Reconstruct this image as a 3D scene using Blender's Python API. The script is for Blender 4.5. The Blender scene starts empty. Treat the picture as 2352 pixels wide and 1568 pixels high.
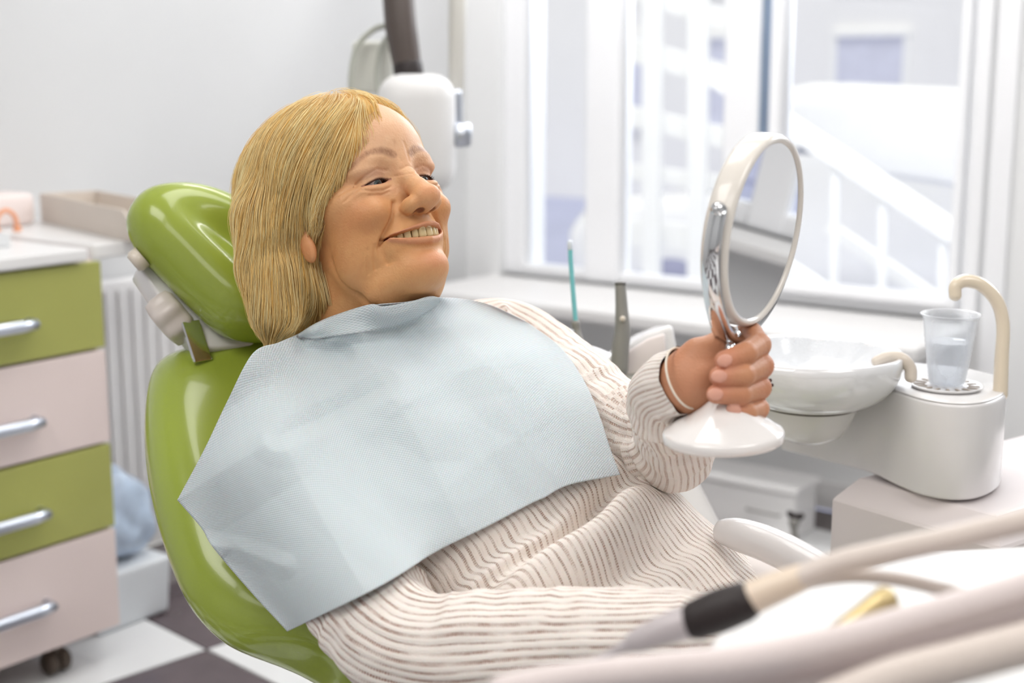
import bpy, bmesh, math, random
import numpy as np
from mathutils import Matrix, Vector
random.seed(7); RNG = np.random.default_rng(7)

# ------------------------------------------------------------------ camera, world, lights, exposure
F = 3267.0                      # focal length in pixels of a 2352 px wide frame (50 mm on 36 mm film)
CAM = np.array([0.0, 0.0, 1.20])
YAW, PITCH = math.radians(36.7), math.radians(10.8)
FWD = np.array([-math.sin(YAW)*math.cos(PITCH), math.cos(YAW)*math.cos(PITCH), -math.sin(PITCH)])
RGT = np.array([math.cos(YAW), math.sin(YAW), 0.0])
UPV = np.cross(RGT, FWD)
def P(px, py, d):
    """world point seen at a pixel of the photograph, at depth d metres"""
    return CAM + d*(FWD + RGT*(px-1176)/F - UPV*(py-784)/F)
def cam2w(v):
    v = np.asarray(v, float)
    return CAM + v[..., 0:1]*RGT + v[..., 1:2]*UPV - v[..., 2:3]*FWD
def w2px(p):
    q = np.asarray(p, float) - CAM
    d = q@FWD
    return 1176+F*(q@RGT)/d, 784-F*(q@UPV)/d, d
def hit(px, py, p0, n):
    """point where the line of sight through a pixel meets a plane"""
    r = FWD + RGT*(px-1176)/F - UPV*(py-784)/F
    p0 = np.asarray(p0, float); n = np.asarray(n, float)
    return CAM + r*((p0-CAM)@n)/(r@n)

sc = bpy.context.scene
COL = sc.collection
cd = bpy.data.cameras.new('camera'); cam = bpy.data.objects.new('camera', cd); COL.objects.link(cam)
cd.sensor_width = 36.0; cd.lens = 36.0*F/2352.0
m = Matrix(((RGT[0], UPV[0], -FWD[0], CAM[0]), (RGT[1], UPV[1], -FWD[1], CAM[1]), (RGT[2], UPV[2], -FWD[2], CAM[2]), (0, 0, 0, 1)))
cam.matrix_world = m
cd.dof.use_dof = True; cd.dof.focus_distance = 1.40; cd.dof.aperture_fstop = 4.0
cd.clip_start = 0.05; cd.clip_end = 200
sc.camera = cam
sc.view_settings.view_transform = 'Standard'; sc.view_settings.look = 'None'
sc.view_settings.exposure = 0.0; sc.view_settings.gamma = 1.0; sc.view_settings.use_curve_mapping = False
sc.cycles.use_denoising = True
sc.cycles.max_bounces = 10; sc.cycles.diffuse_bounces = 5; sc.cycles.transparent_max_bounces = 12
sc.cycles.sample_clamp_indirect = 6

wd = bpy.data.worlds.new('sky'); sc.world = wd; wd.use_nodes = True
bg = wd.node_tree.nodes['Background']
bg.inputs[0].default_value = (0.91, 0.905, 0.865, 1); bg.inputs[1].default_value = 1.0

def area(name, loc, target, sx, sy, power, col=(1, 1, 1)):
    l = bpy.data.lights.new(name, 'AREA'); l.shape = 'RECTANGLE'; l.size = sx; l.size_y = sy; l.energy = power; l.color = col
    o = bpy.data.objects.new(name, l); COL.objects.link(o)
    o.location = loc
    o.rotation_euler = (Vector(target)-Vector(loc)).to_track_quat('-Z', 'Y').to_euler()
    return o
# daylight: bright sky above the street, coming in through the upper half of the window
area('window_daylight', (-0.9, 3.95, 2.15), (-0.7, 0.8, 0.9), 3.0, 1.1, 104, (0.93, 0.96, 1.0))
# unseen overhead fill lights added to brighten the room, and one ceiling lamp
area('overhead_fill_light', (-1.2, -0.6, 2.72), (-1.2, -0.6, 0), 1.2, 1.2, 26, (1.0, 0.97, 0.93))
area('overhead_fill_light', (0.9, 0.9, 2.72), (0.9, 0.9, 0), 1.2, 1.2, 25, (1.0, 0.97, 0.93))
area('overhead_fill_light', (-1.12, 1.5, 2.72), (-1.12, 1.5, 0), 1.0, 1.0, 15, (1.0, 0.97, 0.93))  # ceiling lamp set where the green backrest reflects it

area('window_wall_fill', (-1.6, 2.75, 2.7), (-1.7, 3.58, 0.5), 2.2, 0.12, 30, (1.0, 0.98, 0.96))  # unseen strip light added to brighten the window wall and frames
area('overhead_fill_light', (0.2, -1.2, 2.72), (0.2, -1.2, 0), 1.2, 1.2, 14, (1.0, 0.97, 0.93))  # extra fill added behind the camera to flatten the shading
sun = bpy.data.lights.new('sun', 'SUN'); sun.energy = 1.6; sun.angle = 0.05; so_ = bpy.data.objects.new('sun', sun); COL.objects.link(so_)
so_.rotation_euler = Vector((-0.15, 0.36, -1.0)).to_track_quat('-Z', 'Y').to_euler()

# ------------------------------------------------------------------ materials
def sr(r, g, b):
    def f(c):
        c /= 255.0
        return c/12.92 if c <= 0.04045 else ((c+0.055)/1.055)**2.4
    return (f(r), f(g), f(b), 1.0)
MATS = {}
def mat(name, col, rough=0.5, metal=0.0, bump=0.0, bscale=40.0, var=0.0, vscale=8.0, sss=0.0, spec=0.5, coat=0.0, trans=0.0, ior=1.45, alpha=1.0, vcol=None, emit=0.0):
    """procedural material: principled with a little noise in colour and relief"""
    if name in MATS: return MATS[name]
    M = bpy.data.materials.new(name); M.use_nodes = True
    nt = M.node_tree; N = nt.nodes; b = N['Principled BSDF']
    b.inputs['Base Color'].default_value = col; b.inputs['Roughness'].default_value = rough
    b.inputs['Metallic'].default_value = metal; b.inputs['Specular IOR Level'].default_value = spec
    b.inputs['Coat Weight'].default_value = coat; b.inputs['Coat Roughness'].default_value = 0.08
    b.inputs['Transmission Weight'].default_value = trans; b.inputs['IOR'].default_value = ior; b.inputs['Alpha'].default_value = alpha
    if sss:
        b.inputs['Subsurface Weight'].default_value = sss; b.inputs['Subsurface Scale'].default_value = 0.012
        b.inputs['Subsurface Radius'].default_value = (1.0, 0.5, 0.3)
    tc = N.new('ShaderNodeTexCoord')
    src = None
    if vcol:
        a = N.new('ShaderNodeVertexColor'); a.layer_name = vcol; src = a.outputs[0]
        nt.links.new(src, b.inputs['Base Color'])
    if var:
        n = N.new('ShaderNodeTexNoise'); n.inputs['Scale'].default_value = vscale; n.inputs['Detail'].default_value = 4
        nt.links.new(tc.outputs['Object'], n.inputs['Vector'])
        mr = N.new('ShaderNodeMapRange'); mr.inputs[1].default_value = 0.3; mr.inputs[2].default_value = 0.7
        mr.inputs[3].default_value = 1-var; mr.inputs[4].default_value = 1+var*0.3
        nt.links.new(n.outputs[0], mr.inputs[0])
        mx = N.new('ShaderNodeVectorMath'); mx.operation = 'SCALE'
        if src is None: mx.inputs[0].default_value = col[:3]
        else: nt.links.new(src, mx.inputs[0])
        nt.links.new(mr.outputs[0], mx.inputs['Scale'])
        nt.links.new(mx.outputs[0], b.inputs['Base Color'])
    if bump:
        n2 = N.new('ShaderNodeTexNoise'); n2.inputs['Scale'].default_value = bscale; n2.inputs['Detail'].default_value = 3
        nt.links.new(tc.outputs['Object'], n2.inputs['Vector'])
        bp = N.new('ShaderNodeBump'); bp.inputs['Strength'].default_value = bump; bp.inputs['Distance'].default_value = 0.002
        nt.links.new(n2.outputs[0], bp.inputs['Height']); nt.links.new(bp.outputs[0], b.inputs['Normal'])
    if emit:
        b.inputs['Emission Color'].default_value = col; b.inputs['Emission Strength'].default_value = emit
    MATS[name] = M
    return M

def thin(name, col, alpha, rough=0.1):
    """thin clear sheet: mostly transparent, a little milky, glossy"""
    M = bpy.data.materials.new(name); M.use_nodes = True; nt = M.node_tree; N = nt.nodes; L_ = nt.links.new
    b = N['Principled BSDF']; b.inputs['Base Color'].default_value = col; b.inputs['Roughness'].default_value = rough
    t = N.new('ShaderNodeBsdfTransparent'); t.inputs[0].default_value = (0.97, 0.98, 0.99, 1); m_ = N.new('ShaderNodeMixShader')
    lw = N.new('ShaderNodeLayerWeight'); lw.inputs[0].default_value = 0.35; ns = N.new('ShaderNodeTexNoise'); ns.inputs['Scale'].default_value = 60
    a = N.new('ShaderNodeMath'); a.operation = 'MULTIPLY_ADD'; L_(lw.outputs['Facing'], a.inputs[0]); a.inputs[1].default_value = 0.75-alpha; a.inputs[2].default_value = alpha
    c = N.new('ShaderNodeMath'); c.operation = 'MULTIPLY_ADD'; L_(ns.outputs[0], c.inputs[0]); c.inputs[1].default_value = 0.08; L_(a.outputs[0], c.inputs[2])
    L_(c.outputs[0], m_.inputs[0]); L_(t.outputs[0], m_.inputs[1]); L_(b.outputs[0], m_.inputs[2]); L_(m_.outputs[0], N['Material Output'].inputs[0])
    return M

# ------------------------------------------------------------------ objects
def thing(name, label, cat, loc=(0, 0, 0), group=None):
    o = bpy.data.objects.new(name, None); COL.objects.link(o); o.location = loc
    o.empty_display_size = 0.05
    o['label'] = label; o['category'] = cat
    if group: o['group'] = group
    return o
def tag(o, label=None, cat=None, group=None, kind=None):
    if label: o['label'] = label
    if cat: o['category'] = cat
    if group: o['group'] = group
    if kind: o['kind'] = kind
    return o
def origin_of(o):
    p = np.zeros(3)
    while o is not None:
        p = p + np.array(o.location); o = o.parent
    return p
def mk(name, vf, material, parent=None, smooth=True, kind=None, label=None, uv=None, vcol=None, base=None):
    """one mesh object from (verts in world coordinates, faces); its origin goes to the base of its bounds"""
    v, f = vf; v = np.asarray(v, float)
    po = origin_of(parent)
    lo, hi = v.min(0), v.max(0)
    org = np.array([(lo[0]+hi[0])/2, (lo[1]+hi[1])/2, lo[2]]) if base is None else np.asarray(base, float)
    me = bpy.data.meshes.new(name)
    vv = (v-org).astype(np.float32)
    if isinstance(f, np.ndarray):
        k = f.shape[1]
        me.vertices.add(len(vv)); me.vertices.foreach_set('co', vv.ravel())
        me.loops.add(f.size); me.loops.foreach_set('vertex_index', f.ravel().astype(np.int32))
        me.polygons.add(len(f)); me.polygons.foreach_set('loop_start', (np.arange(len(f))*k).astype(np.int32))
        me.update(calc_edges=True)
    else:
        me.from_pydata([tuple(map(float, x)) for x in vv], [], [tuple(int(i) for i in q) for q in f]); me.update()
    if smooth: me.polygons.foreach_set('use_smooth', [True]*len(me.polygons))
    if uv is not None:
        l = me.uv_layers.new(name='UVMap'); idx = np.empty(len(me.loops), np.int32); me.loops.foreach_get('vertex_index', idx)
        l.data.foreach_set('uv', np.asarray(uv, np.float32)[idx].ravel())
    if vcol is not None:
        a = me.color_attributes.new(name='Col', type='FLOAT_COLOR', domain='POINT')
        c = np.ones((len(vv), 4), np.float32); c[:, :3] = np.asarray(vcol)[:, :3]; a.data.foreach_set('color', c.ravel())
    me.materials.append(material)
    o = bpy.data.objects.new(name, me); COL.objects.link(o)
    o.location = org-po
    if parent is not None: o.parent = parent
    if kind: o['kind'] = kind
    if label: o['label'] = label
    return o
def cat_vf(parts):
    V, Fc, n = [], [], 0
    for v, f in parts:
        V.append(np.asarray(v, float)); Fc += [tuple(int(i)+n for i in q) for q in f]; n += len(v)
    return np.vstack(V), Fc
def xf(vf, M=None, t=None):
    v, f = vf; v = np.asarray(v, float)
    if M is not None: v = v@np.asarray(M, float).T
    if t is not None: v = v+np.asarray(t, float)
    return v, f
def frame(z, x=None):
    """3x3 with columns X, Y, Z; Z along z"""
    z = np.asarray(z, float); z = z/np.linalg.norm(z)
    x = np.array([1.0, 0, 0]) if x is None else np.asarray(x, float)
    x = x-z*(x@z)
    if np.linalg.norm(x) < 1e-4: x = np.array([0, 1.0, 0])-z*z[1]
    x = x/np.linalg.norm(x)
    return np.stack([x, np.cross(z, x), z], 1)
def box(size, bev=0.0, seg=2, center=(0, 0, 0)):
    bm = bmesh.new(); bmesh.ops.create_cube(bm, size=1.0)
    for v in bm.verts: v.co = Vector((v.co[0]*size[0], v.co[1]*size[1], v.co[2]*size[2]))
    if bev > 0: bmesh.ops.bevel(bm, geom=bm.edges[:], offset=bev, segments=seg, profile=0.5, affect='EDGES')
    bm.verts.index_update()
    v = np.array([list(x.co) for x in bm.verts])+np.array(center); f = [[q.index for q in p.verts] for p in bm.faces]
    bm.free(); return v, f
def bx(x0, x1, y0, y1, z0, z1, bev=0.0, seg=2):
    return box((x1-x0, y1-y0, z1-z0), bev, seg, ((x0+x1)/2, (y0+y1)/2, (z0+z1)/2))
def lathe(prof, seg=48, closed=False):
    """profile of (r, z), turned about Z"""
    V = []; Fc = []; n = len(prof)
    for r, z in prof:
        for k in range(seg):
            a = 2*math.pi*k/seg; V.append((max(r, 1e-5)*math.cos(a), max(r, 1e-5)*math.sin(a), z))
    for i in range(n-1 if not closed else n):
        j = (i+1) % n
        for k in range(seg):
            l = (k+1) % seg; Fc.append((i*seg+k, i*seg+l, j*seg+l, j*seg+k))
    return np.array(V), Fc
def spline(pts, n):
    """Catmull-Rom through rows of pts (any columns), n samples"""
    p = np.asarray(pts, float); p = np.vstack([2*p[0]-p[1], p, 2*p[-1]-p[-2]])
    m_ = len(p)-3; t = np.linspace(0, m_, n); i = np.minimum(t.astype(int), m_-1); u = (t-i)[:, None]
    a, b, c, d = p[i], p[i+1], p[i+2], p[i+3]
    return 0.5*((2*b)+(-a+c)*u+(2*a-5*b+4*c-d)*u**2+(-a+3*b-3*c+d)*u**3)
def frames_along(p, up=None):
    """rotation-minimising frames"""
    t = np.gradient(p, axis=0); t /= np.linalg.norm(t, axis=1)[:, None]+1e-12
    n = np.zeros_like(p)
    a = np.array([0, 0, 1.0]) if up is None else np.asarray(up, float)
    a = a-t[0]*(a@t[0])
    if np.linalg.norm(a) < 1e-3: a = np.array([1.0, 0, 0])-t[0]*t[0][0]
    n[0] = a/np.linalg.norm(a)
    for i in range(1, len(p)):
        a = n[i-1]-t[i]*(n[i-1]@t[i]); n[i] = a/(np.linalg.norm(a)+1e-12)
    return t, n, np.cross(t, n)
def tube(pts, rad, seg=16, n=None, cap=True, flat=1.0, up=None):
    """round tube through points, radius per point, round-ish caps"""
    pts = np.asarray(pts, float)
    rad = np.full(len(pts), rad) if np.isscalar(rad) else np.asarray(rad, float)
    q = np.column_stack([pts, rad])
    if n: q = spline(q, n)
    p, r = q[:, :3], np.maximum(q[:, 3], 1e-5)
    if cap:
        t0 = p[0]-p[1]; t0 /= np.linalg.norm(t0)+1e-12; t1 = p[-1]-p[-2]; t1 /= np.linalg.norm(t1)+1e-12
        A = [(math.sin(a), math.cos(a)) for a in (math.pi/2*.98, math.pi/2*.75, math.pi/2*.4)]
        p = np.vstack([[p[0]+t0*r[0]*s*.8 for s, c in A], p, [p[-1]+t1*r[-1]*s*.8 for s, c in A[::-1]]])
        r = np.concatenate([[r[0]*c for s, c in A], r, [r[-1]*c for s, c in A[::-1]]])
    t, nn, bb = frames_along(p, up)
    a = np.linspace(0, 2*math.pi, seg, endpoint=False)
    V = p[:, None]+r[:, None, None]*(np.cos(a)[None, :, None]*nn[:, None]+flat*np.sin(a)[None, :, None]*bb[:, None])
    m_ = len(p); i = np.arange(m_-1)[:, None]*seg; k = np.arange(seg)[None]; l = (k+1) % seg
    Fc = np.stack([i+k, i+seg+k, i+seg+l, i+l], -1).reshape(-1, 4)
    Fc = [tuple(x) for x in Fc]+[tuple(range(seg)), tuple(range((m_-1)*seg+seg-1, (m_-1)*seg-1, -1))]
    return V.reshape(-1, 3), Fc
def grid(V):
    """V: (n, m, 3) array to a sheet"""
    n, m_ = V.shape[:2]
    i = np.arange(n-1)[:, None]*m_; k = np.arange(m_-1)[None]
    return V.reshape(-1, 3), np.stack([i+k, i+k+1, i+m_+k+1, i+m_+k], -1).reshape(-1, 4)
def prism(poly, h0, h1, bev=0.0, seg=2):
    """2D outline extruded from z=h0 to h1"""
    bm = bmesh.new(); vs = [bm.verts.new((x, y, h0)) for x, y in poly]
    fc = bm.faces.new(vs); r = bmesh.ops.extrude_face_region(bm, geom=[fc])
    for v in r['geom']:
        if isinstance(v, bmesh.types.BMVert): v.co.z = h1
    bmesh.ops.recalc_face_normals(bm, faces=bm.faces[:])
    if bev > 0: bmesh.ops.bevel(bm, geom=[e for e in bm.edges if len(e.link_faces) == 2 and e.calc_face_angle(0) > 0.6], offset=bev, segments=seg, profile=0.5, affect='EDGES')
    bm.verts.index_update()
    v = np.array([list(x.co) for x in bm.verts]); f = [[q.index for q in p.verts] for p in bm.faces]
    bm.free(); return v, f

# ------------------------------------------------------------------ signed distance modelling
def smin(a, b, k):
    h = np.clip(0.5+0.5*(b-a)/k, 0, 1); return b+(a-b)*h-k*h*(1-h)
def smax(a, b, k): return -smin(-a, -b, k)
def s_ell(p, c, r, M=None):
    q = p-np.asarray(c, p.dtype)
    if M is not None: q = q@np.asarray(M, p.dtype)
    r = np.asarray(r, p.dtype); a = np.sqrt(((q/r)**2).sum(-1)); b = np.sqrt(((q/(r*r))**2).sum(-1))+1e-9
    return a*(a-1)/b
def s_cone(p, a, b, ra, rb):
    """round cone (linear radius)"""
    a = np.asarray(a, p.dtype); b = np.asarray(b, p.dtype); ba = b-a
    t = np.clip(((p-a)@ba)/(ba@ba), 0, 1)
    q = p-a-t[..., None]*ba
    return np.sqrt((q*q).sum(-1))-(ra+(rb-ra)*t)
def s_chain(p, pts, rad, k=None):
    d = None
    for i in range(len(pts)-1):
        e = s_cone(p, pts[i], pts[i+1], rad[i], rad[i+1])
        d = e if d is None else (np.minimum(d, e) if k is None else smin(d, e, k))
    return d
def curve_dist(p, pts):
    d = None
    for i in range(len(pts)-1):
        e = s_cone(p, pts[i], pts[i+1], 0, 0); d = e if d is None else np.minimum(d, e)
    return d
def surface(fn, lo, hi, h, margin=1.5):
    """iso-surface of fn by surface nets on a block-sparse grid"""
    lo = np.asarray(lo, float); n = np.ceil((np.asarray(hi)-lo)/h/8).astype(int)
    g = np.stack(np.meshgrid(*[np.arange(k) for k in n], indexing='ij'), -1).reshape(-1, 3)
    cc = (lo+(g*8+4)*h).astype(np.float32)
    dc = fn(cc)
    act = np.abs(dc) < 4*h*1.7321*margin
    G = np.empty(tuple(n*8+1), np.float32)
    big = np.where(dc > 0, 1e3, -1e3).astype(np.float32).reshape(tuple(n))
    G[:-1, :-1, :-1] = np.repeat(np.repeat(np.repeat(big, 8, 0), 8, 1), 8, 2)
    G[-1] = 1e3; G[:, -1] = 1e3; G[:, :, -1] = 1e3
    o = np.stack(np.meshgrid(*[np.arange(9)]*3, indexing='ij'), -1).reshape(-1, 3)
    ga = g[act]
    for s in range(0, len(ga), 400):
        idx = (ga[s:s+400, None]*8+o[None]).reshape(-1, 3)
        G[idx[:, 0], idx[:, 1], idx[:, 2]] = fn((lo+idx*h).astype(np.float32))
    S = G < 0
    c = np.zeros(tuple(np.array(G.shape)-1), np.int8)
    for dx in (0, 1):
        for dy in (0, 1):
            for dz in (0, 1):
                c += S[dx:dx+c.shape[0], dy:dy+c.shape[1], dz:dz+c.shape[2]]
    cells = np.argwhere((c > 0) & (c < 8))
    ID = np.full(c.shape, -1, np.int32); ID[cells[:, 0], cells[:, 1], cells[:, 2]] = np.arange(len(cells))
    acc = np.zeros((len(cells), 3)); cnt = np.zeros(len(cells))
    cor = [(a, b, d) for a in (0, 1) for b in (0, 1) for d in (0, 1)]
    for i, A in enumerate(cor):
        for B in cor[i+1:]:
            if sum(abs(A[k]-B[k]) for k in range(3)) != 1: continue
            va = G[cells[:, 0]+A[0], cells[:, 1]+A[1], cells[:, 2]+A[2]]; vb = G[cells[:, 0]+B[0], cells[:, 1]+B[1], cells[:, 2]+B[2]]
            w = (va < 0) != (vb < 0); t = np.where(w, va/np.where(w, va-vb, 1), 0.0)
            acc[w] += (np.array(A)+t[:, None]*(np.array(B)-np.array(A)))[w]; cnt[w] += 1
    V = lo+(cells+acc/cnt[:, None])*h
    Fc = []
    for ax in range(3):
        s1 = [slice(1, -1)]*3; s2 = [slice(1, -1)]*3; s2[ax] = slice(2, None)
        a = S[tuple(s1)]; b = S[tuple(s2)]
        e = np.argwhere(a != b)+1
        inside = S[e[:, 0], e[:, 1], e[:, 2]]
        u, v = [(1, 2), (2, 0), (0, 1)][ax]
        def cid(du, dv):
            q = e.copy(); q[:, u] += du; q[:, v] += dv
            q = np.minimum(q, np.array(ID.shape)-1)
            return ID[q[:, 0], q[:, 1], q[:, 2]]
        Q = np.stack([cid(-1, -1), cid(0, -1), cid(0, 0), cid(-1, 0)], 1)
        Q = np.where(inside[:, None], Q, Q[:, ::-1])
        Fc.append(Q[(Q >= 0).all(1)])
    return V, np.vstack(Fc)
def vnoise(p, s, seed=0):
    """smooth value noise, p (N,3), s = frequency"""
    p = np.asarray(p, np.float64)*s+seed*17.31
    i = np.floor(p).astype(np.int64); f = p-i; f = f*f*(3-2*f)
    def h(a, b, c):
        n = (a*73856093) ^ (b*19349663) ^ (c*83492791) ^ (seed*2654435761)
        n = (n ^ (n >> 13))*1274126177 & 0x7fffffff
        return ((n ^ (n >> 16)) & 0xffff)/32767.5-1
    r = 0
    for dx in (0, 1):
        for dy in (0, 1):
            for dz in (0, 1):
                w = (f[:, 0] if dx else 1-f[:, 0])*(f[:, 1] if dy else 1-f[:, 1])*(f[:, 2] if dz else 1-f[:, 2])
                r = r+w*h(i[:, 0]+dx, i[:, 1]+dy, i[:, 2]+dz)
    return r
# ------------------------------------------------------------------ the person: head
HR = np.array([[0.72825912, -0.26698332, 0.63115653], [0.05660776, 0.94127902, 0.33285036], [-0.68295989, -0.20667295, 0.70060836]])
HT = np.array([-0.1613497, 0.14000886, -1.49295553])
_a = math.radians(5.5); _o = HR@np.array([-0.015, -0.030, 0.085])
HR = HR@np.array([[1, 0, 0], [0, math.cos(_a), -math.sin(_a)], [0, math.sin(_a), math.cos(_a)]]); HT = HT+_o-HR@np.array([-0.015, -0.030, 0.085])
_a = math.radians(6.5); _o = HR@np.array([0.0, -0.020, 0.090])
HR = np.array([[math.cos(_a), -math.sin(_a), 0], [math.sin(_a), math.cos(_a), 0], [0, 0, 1]])@HR; HT = HT+_o-HR@np.array([0.0, -0.020, 0.090])+np.array([0.0, 0.0005, 0])
W3 = np.stack([RGT, UPV, -FWD], 1)
def warp(p):
    p = np.array(p, float); y = p[..., 1]; z = p[..., 2]
    t = np.clip((z-10)/50, 0, 1); t = t*t*(3-2*t)
    u = np.clip(-y, 0, 130)
    p[..., 1] = y+t*(0.115*u-1.0*np.exp(-((y+0)/16.0)**2))
    p[..., 2] = z-t*6.0*np.clip((u-45)/30, 0, 1)
    return p
def h2w(p): return cam2w(warp(p)/1000@HR.T+HT)      # head millimetres -> world
def w2h(p): return (((np.asarray(p, float)-CAM)@W3)-HT)@HR*1000
def hdir(px, py):
    """camera position and ray direction through a pixel, in head millimetres"""
    r = FWD+RGT*(px-1176)/F-UPV*(py-784)/F
    o = w2h(CAM[None])[0]; d = w2h((CAM+r)[None])[0]-o
    return o, d/np.linalg.norm(d)
def ramp(x, a, b):
    t = np.clip((x-a)/(b-a), 0, 1); return t*t*(3-2*t)
def gau(p, c, s):
    q = (p-np.asarray(c, p.dtype))/np.asarray(s, p.dtype); return np.exp(-(q*q).sum(-1))
EYE = np.array([31.0, -1.5, 64.5]); ER = 12.3
LIPU = [(-36, -68, 78), (-27, -67.5, 87), (-15, -66.5, 94.5), (-5, -65.3, 98), (2, -65.6, 98.3), (8, -65.3, 97.5), (17, -66.3, 93), (25, -67.3, 85), (31, -68, 76)]
LIPL = [(-36, -69, 78), (-27, -75, 85.5), (-15, -80, 92), (2, -82, 95), (15, -80, 90.5), (25, -75, 83.5), (31, -69, 76)]
def lid_curves(x):
    """upper and lower edge of the eye opening; x = |x| offset from the eye centre, outward positive"""
    t = np.clip((x+14)/29.0, 0, 1)
    up = -1.0+3.9*np.sin(3.1415*np.clip(t, 0, 1)**0.85)*(1-0.25*t)-2.2*t
    lo = -0.6-3.0*np.clip(np.sin(np.pi*t),0,1)**0.9-2.2*t
    return up, lo
def head_sdf(p):
    x = p[..., 0]; y = p[..., 1]; z = p[..., 2]; ax = np.abs(x)
    q = np.stack([ax, y, z], -1)
    d = s_ell(p, (0, 30, -8), (75, 82, 97))
    d = smin(d, s_ell(p, (0, 40, 22), (62, 52, 65)), 18)                    # forehead
    d = smin(d, s_ell(p, (0, -32, 22), (62, 74, 60)), 22)                   # face mass
    d = smin(d, s_ell(q, (38, -38, 42), (28, 30, 33)), 14)                  # cheeks
    d = smin(d, s_ell(q, (44, -72, 30), (24, 28, 34)), 16)                  # jowls
    d = smin(d, s_ell(q, (48, -14, 40), (23, 20, 27)), 12)                  # cheekbones
    d = smin(d, s_ell(p, (0, -72, 62), (40, 34, 30)), 14)                   # muzzle
    d = smin(d, s_ell(p, (0, -106, 74), (26, 19, 22)), 14)                  # chin
    d = smin(d, s_ell(p, (0, -112, 34), (48, 24, 44)), 22)                  # under the chin
    d = smin(d, s_cone(p, (0, -60, -22), (4, -200, -70), 57, 66), 20)       # neck
    d = smin(d, s_ell(q, (27, 20, 72), (22, 9, 13)), 9)                     # brow
    d = smin(d, s_ell(p, (0, 14, 76), (15, 14, 14)), 9)
    # eye sockets, lids
    ex = q-EYE.astype(p.dtype)
    d = smax(d, -s_ell(q, (33, -1, 92), (21, 11.5, 15)), 9)
    d = smin(d, s_ell(q, (33, -11, 66), (20, 10, 15)), 8)                   # pouch under the eye
    d = smin(d, s_ell(q, (36, 11, 68), (18, 8, 14)), 7)                     # full upper lid
    eb = np.sqrt((ex*ex).sum(-1))
    d = smin(d, eb-(ER+1.9), 3.2)
    # nose
    d = smin(d, s_chain(p, [(0, 10, 78), (0, -6, 88), (0, -22, 96.5), (0, -36, 104)], [9, 9, 10, 13], 6), 9)
    d = smin(d, s_ell(p, (0, -37, 105), (14, 12.5, 13)), 6)
    d = smin(d, s_ell(q, (14.5, -41.5, 93.5), (9.5, 9.8, 12.5)), 4.5)
    d = smin(d, s_ell(p, (0, -47, 97), (7, 6, 12)), 5)
    d = smax(d, -s_ell(q, (8.8, -51.6, 98.3), (5.0, 3.7, 7.6)), 1.3)
    # lips and mouth opening
    cu = curve_dist(p, LIPU); cl = curve_dist(p, LIPL)
    d = smin(d, cu-(2.9-1.2*np.clip(ax/36, 0, 1)), 5)
    d = smin(d, cl-(3.8-2.2*np.clip(ax/36, 0, 1)), 7)
    xm = np.where(x > 3, (x-3)/27.0, (3-x)/38.0); t = np.clip(xm, 0, 1)
    my = -72.6+3.6*t*t
    mh = 4.9*np.sqrt(np.clip(1-t*t, 0, 1))+0.1
    slit = np.maximum(np.abs(y-my)-mh, 66-z)
    slit = np.maximum(slit, (xm-1)*30)
    d = smax(d, -slit, 1.6)
    mc = np.stack([ax, y, z], -1)
    # folds
    Q2 = q[..., :2]; fr = ramp(z, 20, 45)
    def wr(pts, a, s): return a*fr*np.exp(-(curve_dist(Q2, pts)/s)**2)
    d = smin(d, s_ell(q, (41, -37, 63), (17, 17, 20)), 10)
    d = d+wr([(20, -31), (25, -43), (32, -56), (39, -67), (42, -76), (41, -92)], 3.4, 2.8)*ramp(y, -92, -66)+wr([(22, -50), (33, -62)], 1.6, 6)
    d = d+wr([(39, -72), (38, -82), (34, -94)], 1.6, 2.4)
    d = d+1.5*gau(p, (0, -92, 96), (17, 4.5, 12))
    # fine wrinkles
    w = np.zeros_like(d)
    for pts, a, s in (([(48, -5, 66), (56, -10, 58), (64, -16, 48)], 0.8, 1.4), ([(49, -2, 66), (58, -3, 57), (66, -6, 46)], 0.7, 1.2), ([(47, 1, 67), (57, 3, 58), (65, 4, 47)], 0.5, 1.2),
                      ([(20, -12, 82), (30, -15, 84), (42, -14, 78), (50, -10, 70)], 1.0, 1.5), ([(22, -17, 84), (33, -20, 84), (45, -18, 77)], 0.6, 1.4),
                      ([(5, 12, 92), (7, 24, 92), (6, 32, 90)], 0.6, 1.5), ([(18, 7, 86), (30, 9.5, 84), (44, 5, 75), (51, -2, 66)], 0.9, 1.1),
                      ([(46, -72, 74), (47, -84, 70), (44, -95, 66)], 0.8, 1.5), ([(52, -74, 68), (53, -86, 64), (50, -96, 60)], 0.6, 1.4), ([(57, -78, 60), (57, -90, 56)], 0.5, 1.3),
                      ([(8, 4, 92), (0, 6, 95), (-8, 4, 92)], 0.6, 1.3), ([(13, 0, 84), (9, -3, 92), (3, -5, 97)], 0.5, 1.2)):
        w = w+wr([t_[:2] for t_ in pts], a*1.25, s)
    d = d+w
    d = d+1.8*np.exp(-(curve_dist(p, [(-64, -60, 10), (-58, -92, 14), (-40, -122, 30), (-10, -136, 44), (20, -134, 44)])/4.5)**2)
    d = d+1.2*np.exp(-(curve_dist(p, [(-58, -120, -10), (-40, -146, 8), (-5, -158, 20)])/3.0)**2)
    # eye opening and eyeball cavity
    up, lo = lid_curves(ex[..., 0])
    o = np.maximum(ex[..., 1]-up, lo-ex[..., 1]); o = np.maximum(o, np.abs(ex[..., 0]-0.5)-15); o = np.maximum(o, -(z-62))
    d = smax(d, -o, 0.9)
    d = np.maximum(d, -(eb-(ER-0.2)))
    # ears
    e = s_ell(q, (75, -12, -12), (6, 28, 16))
    e = smax(e, -s_ell(q, (81, -8, -8), (7, 17, 9)), 3)
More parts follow.
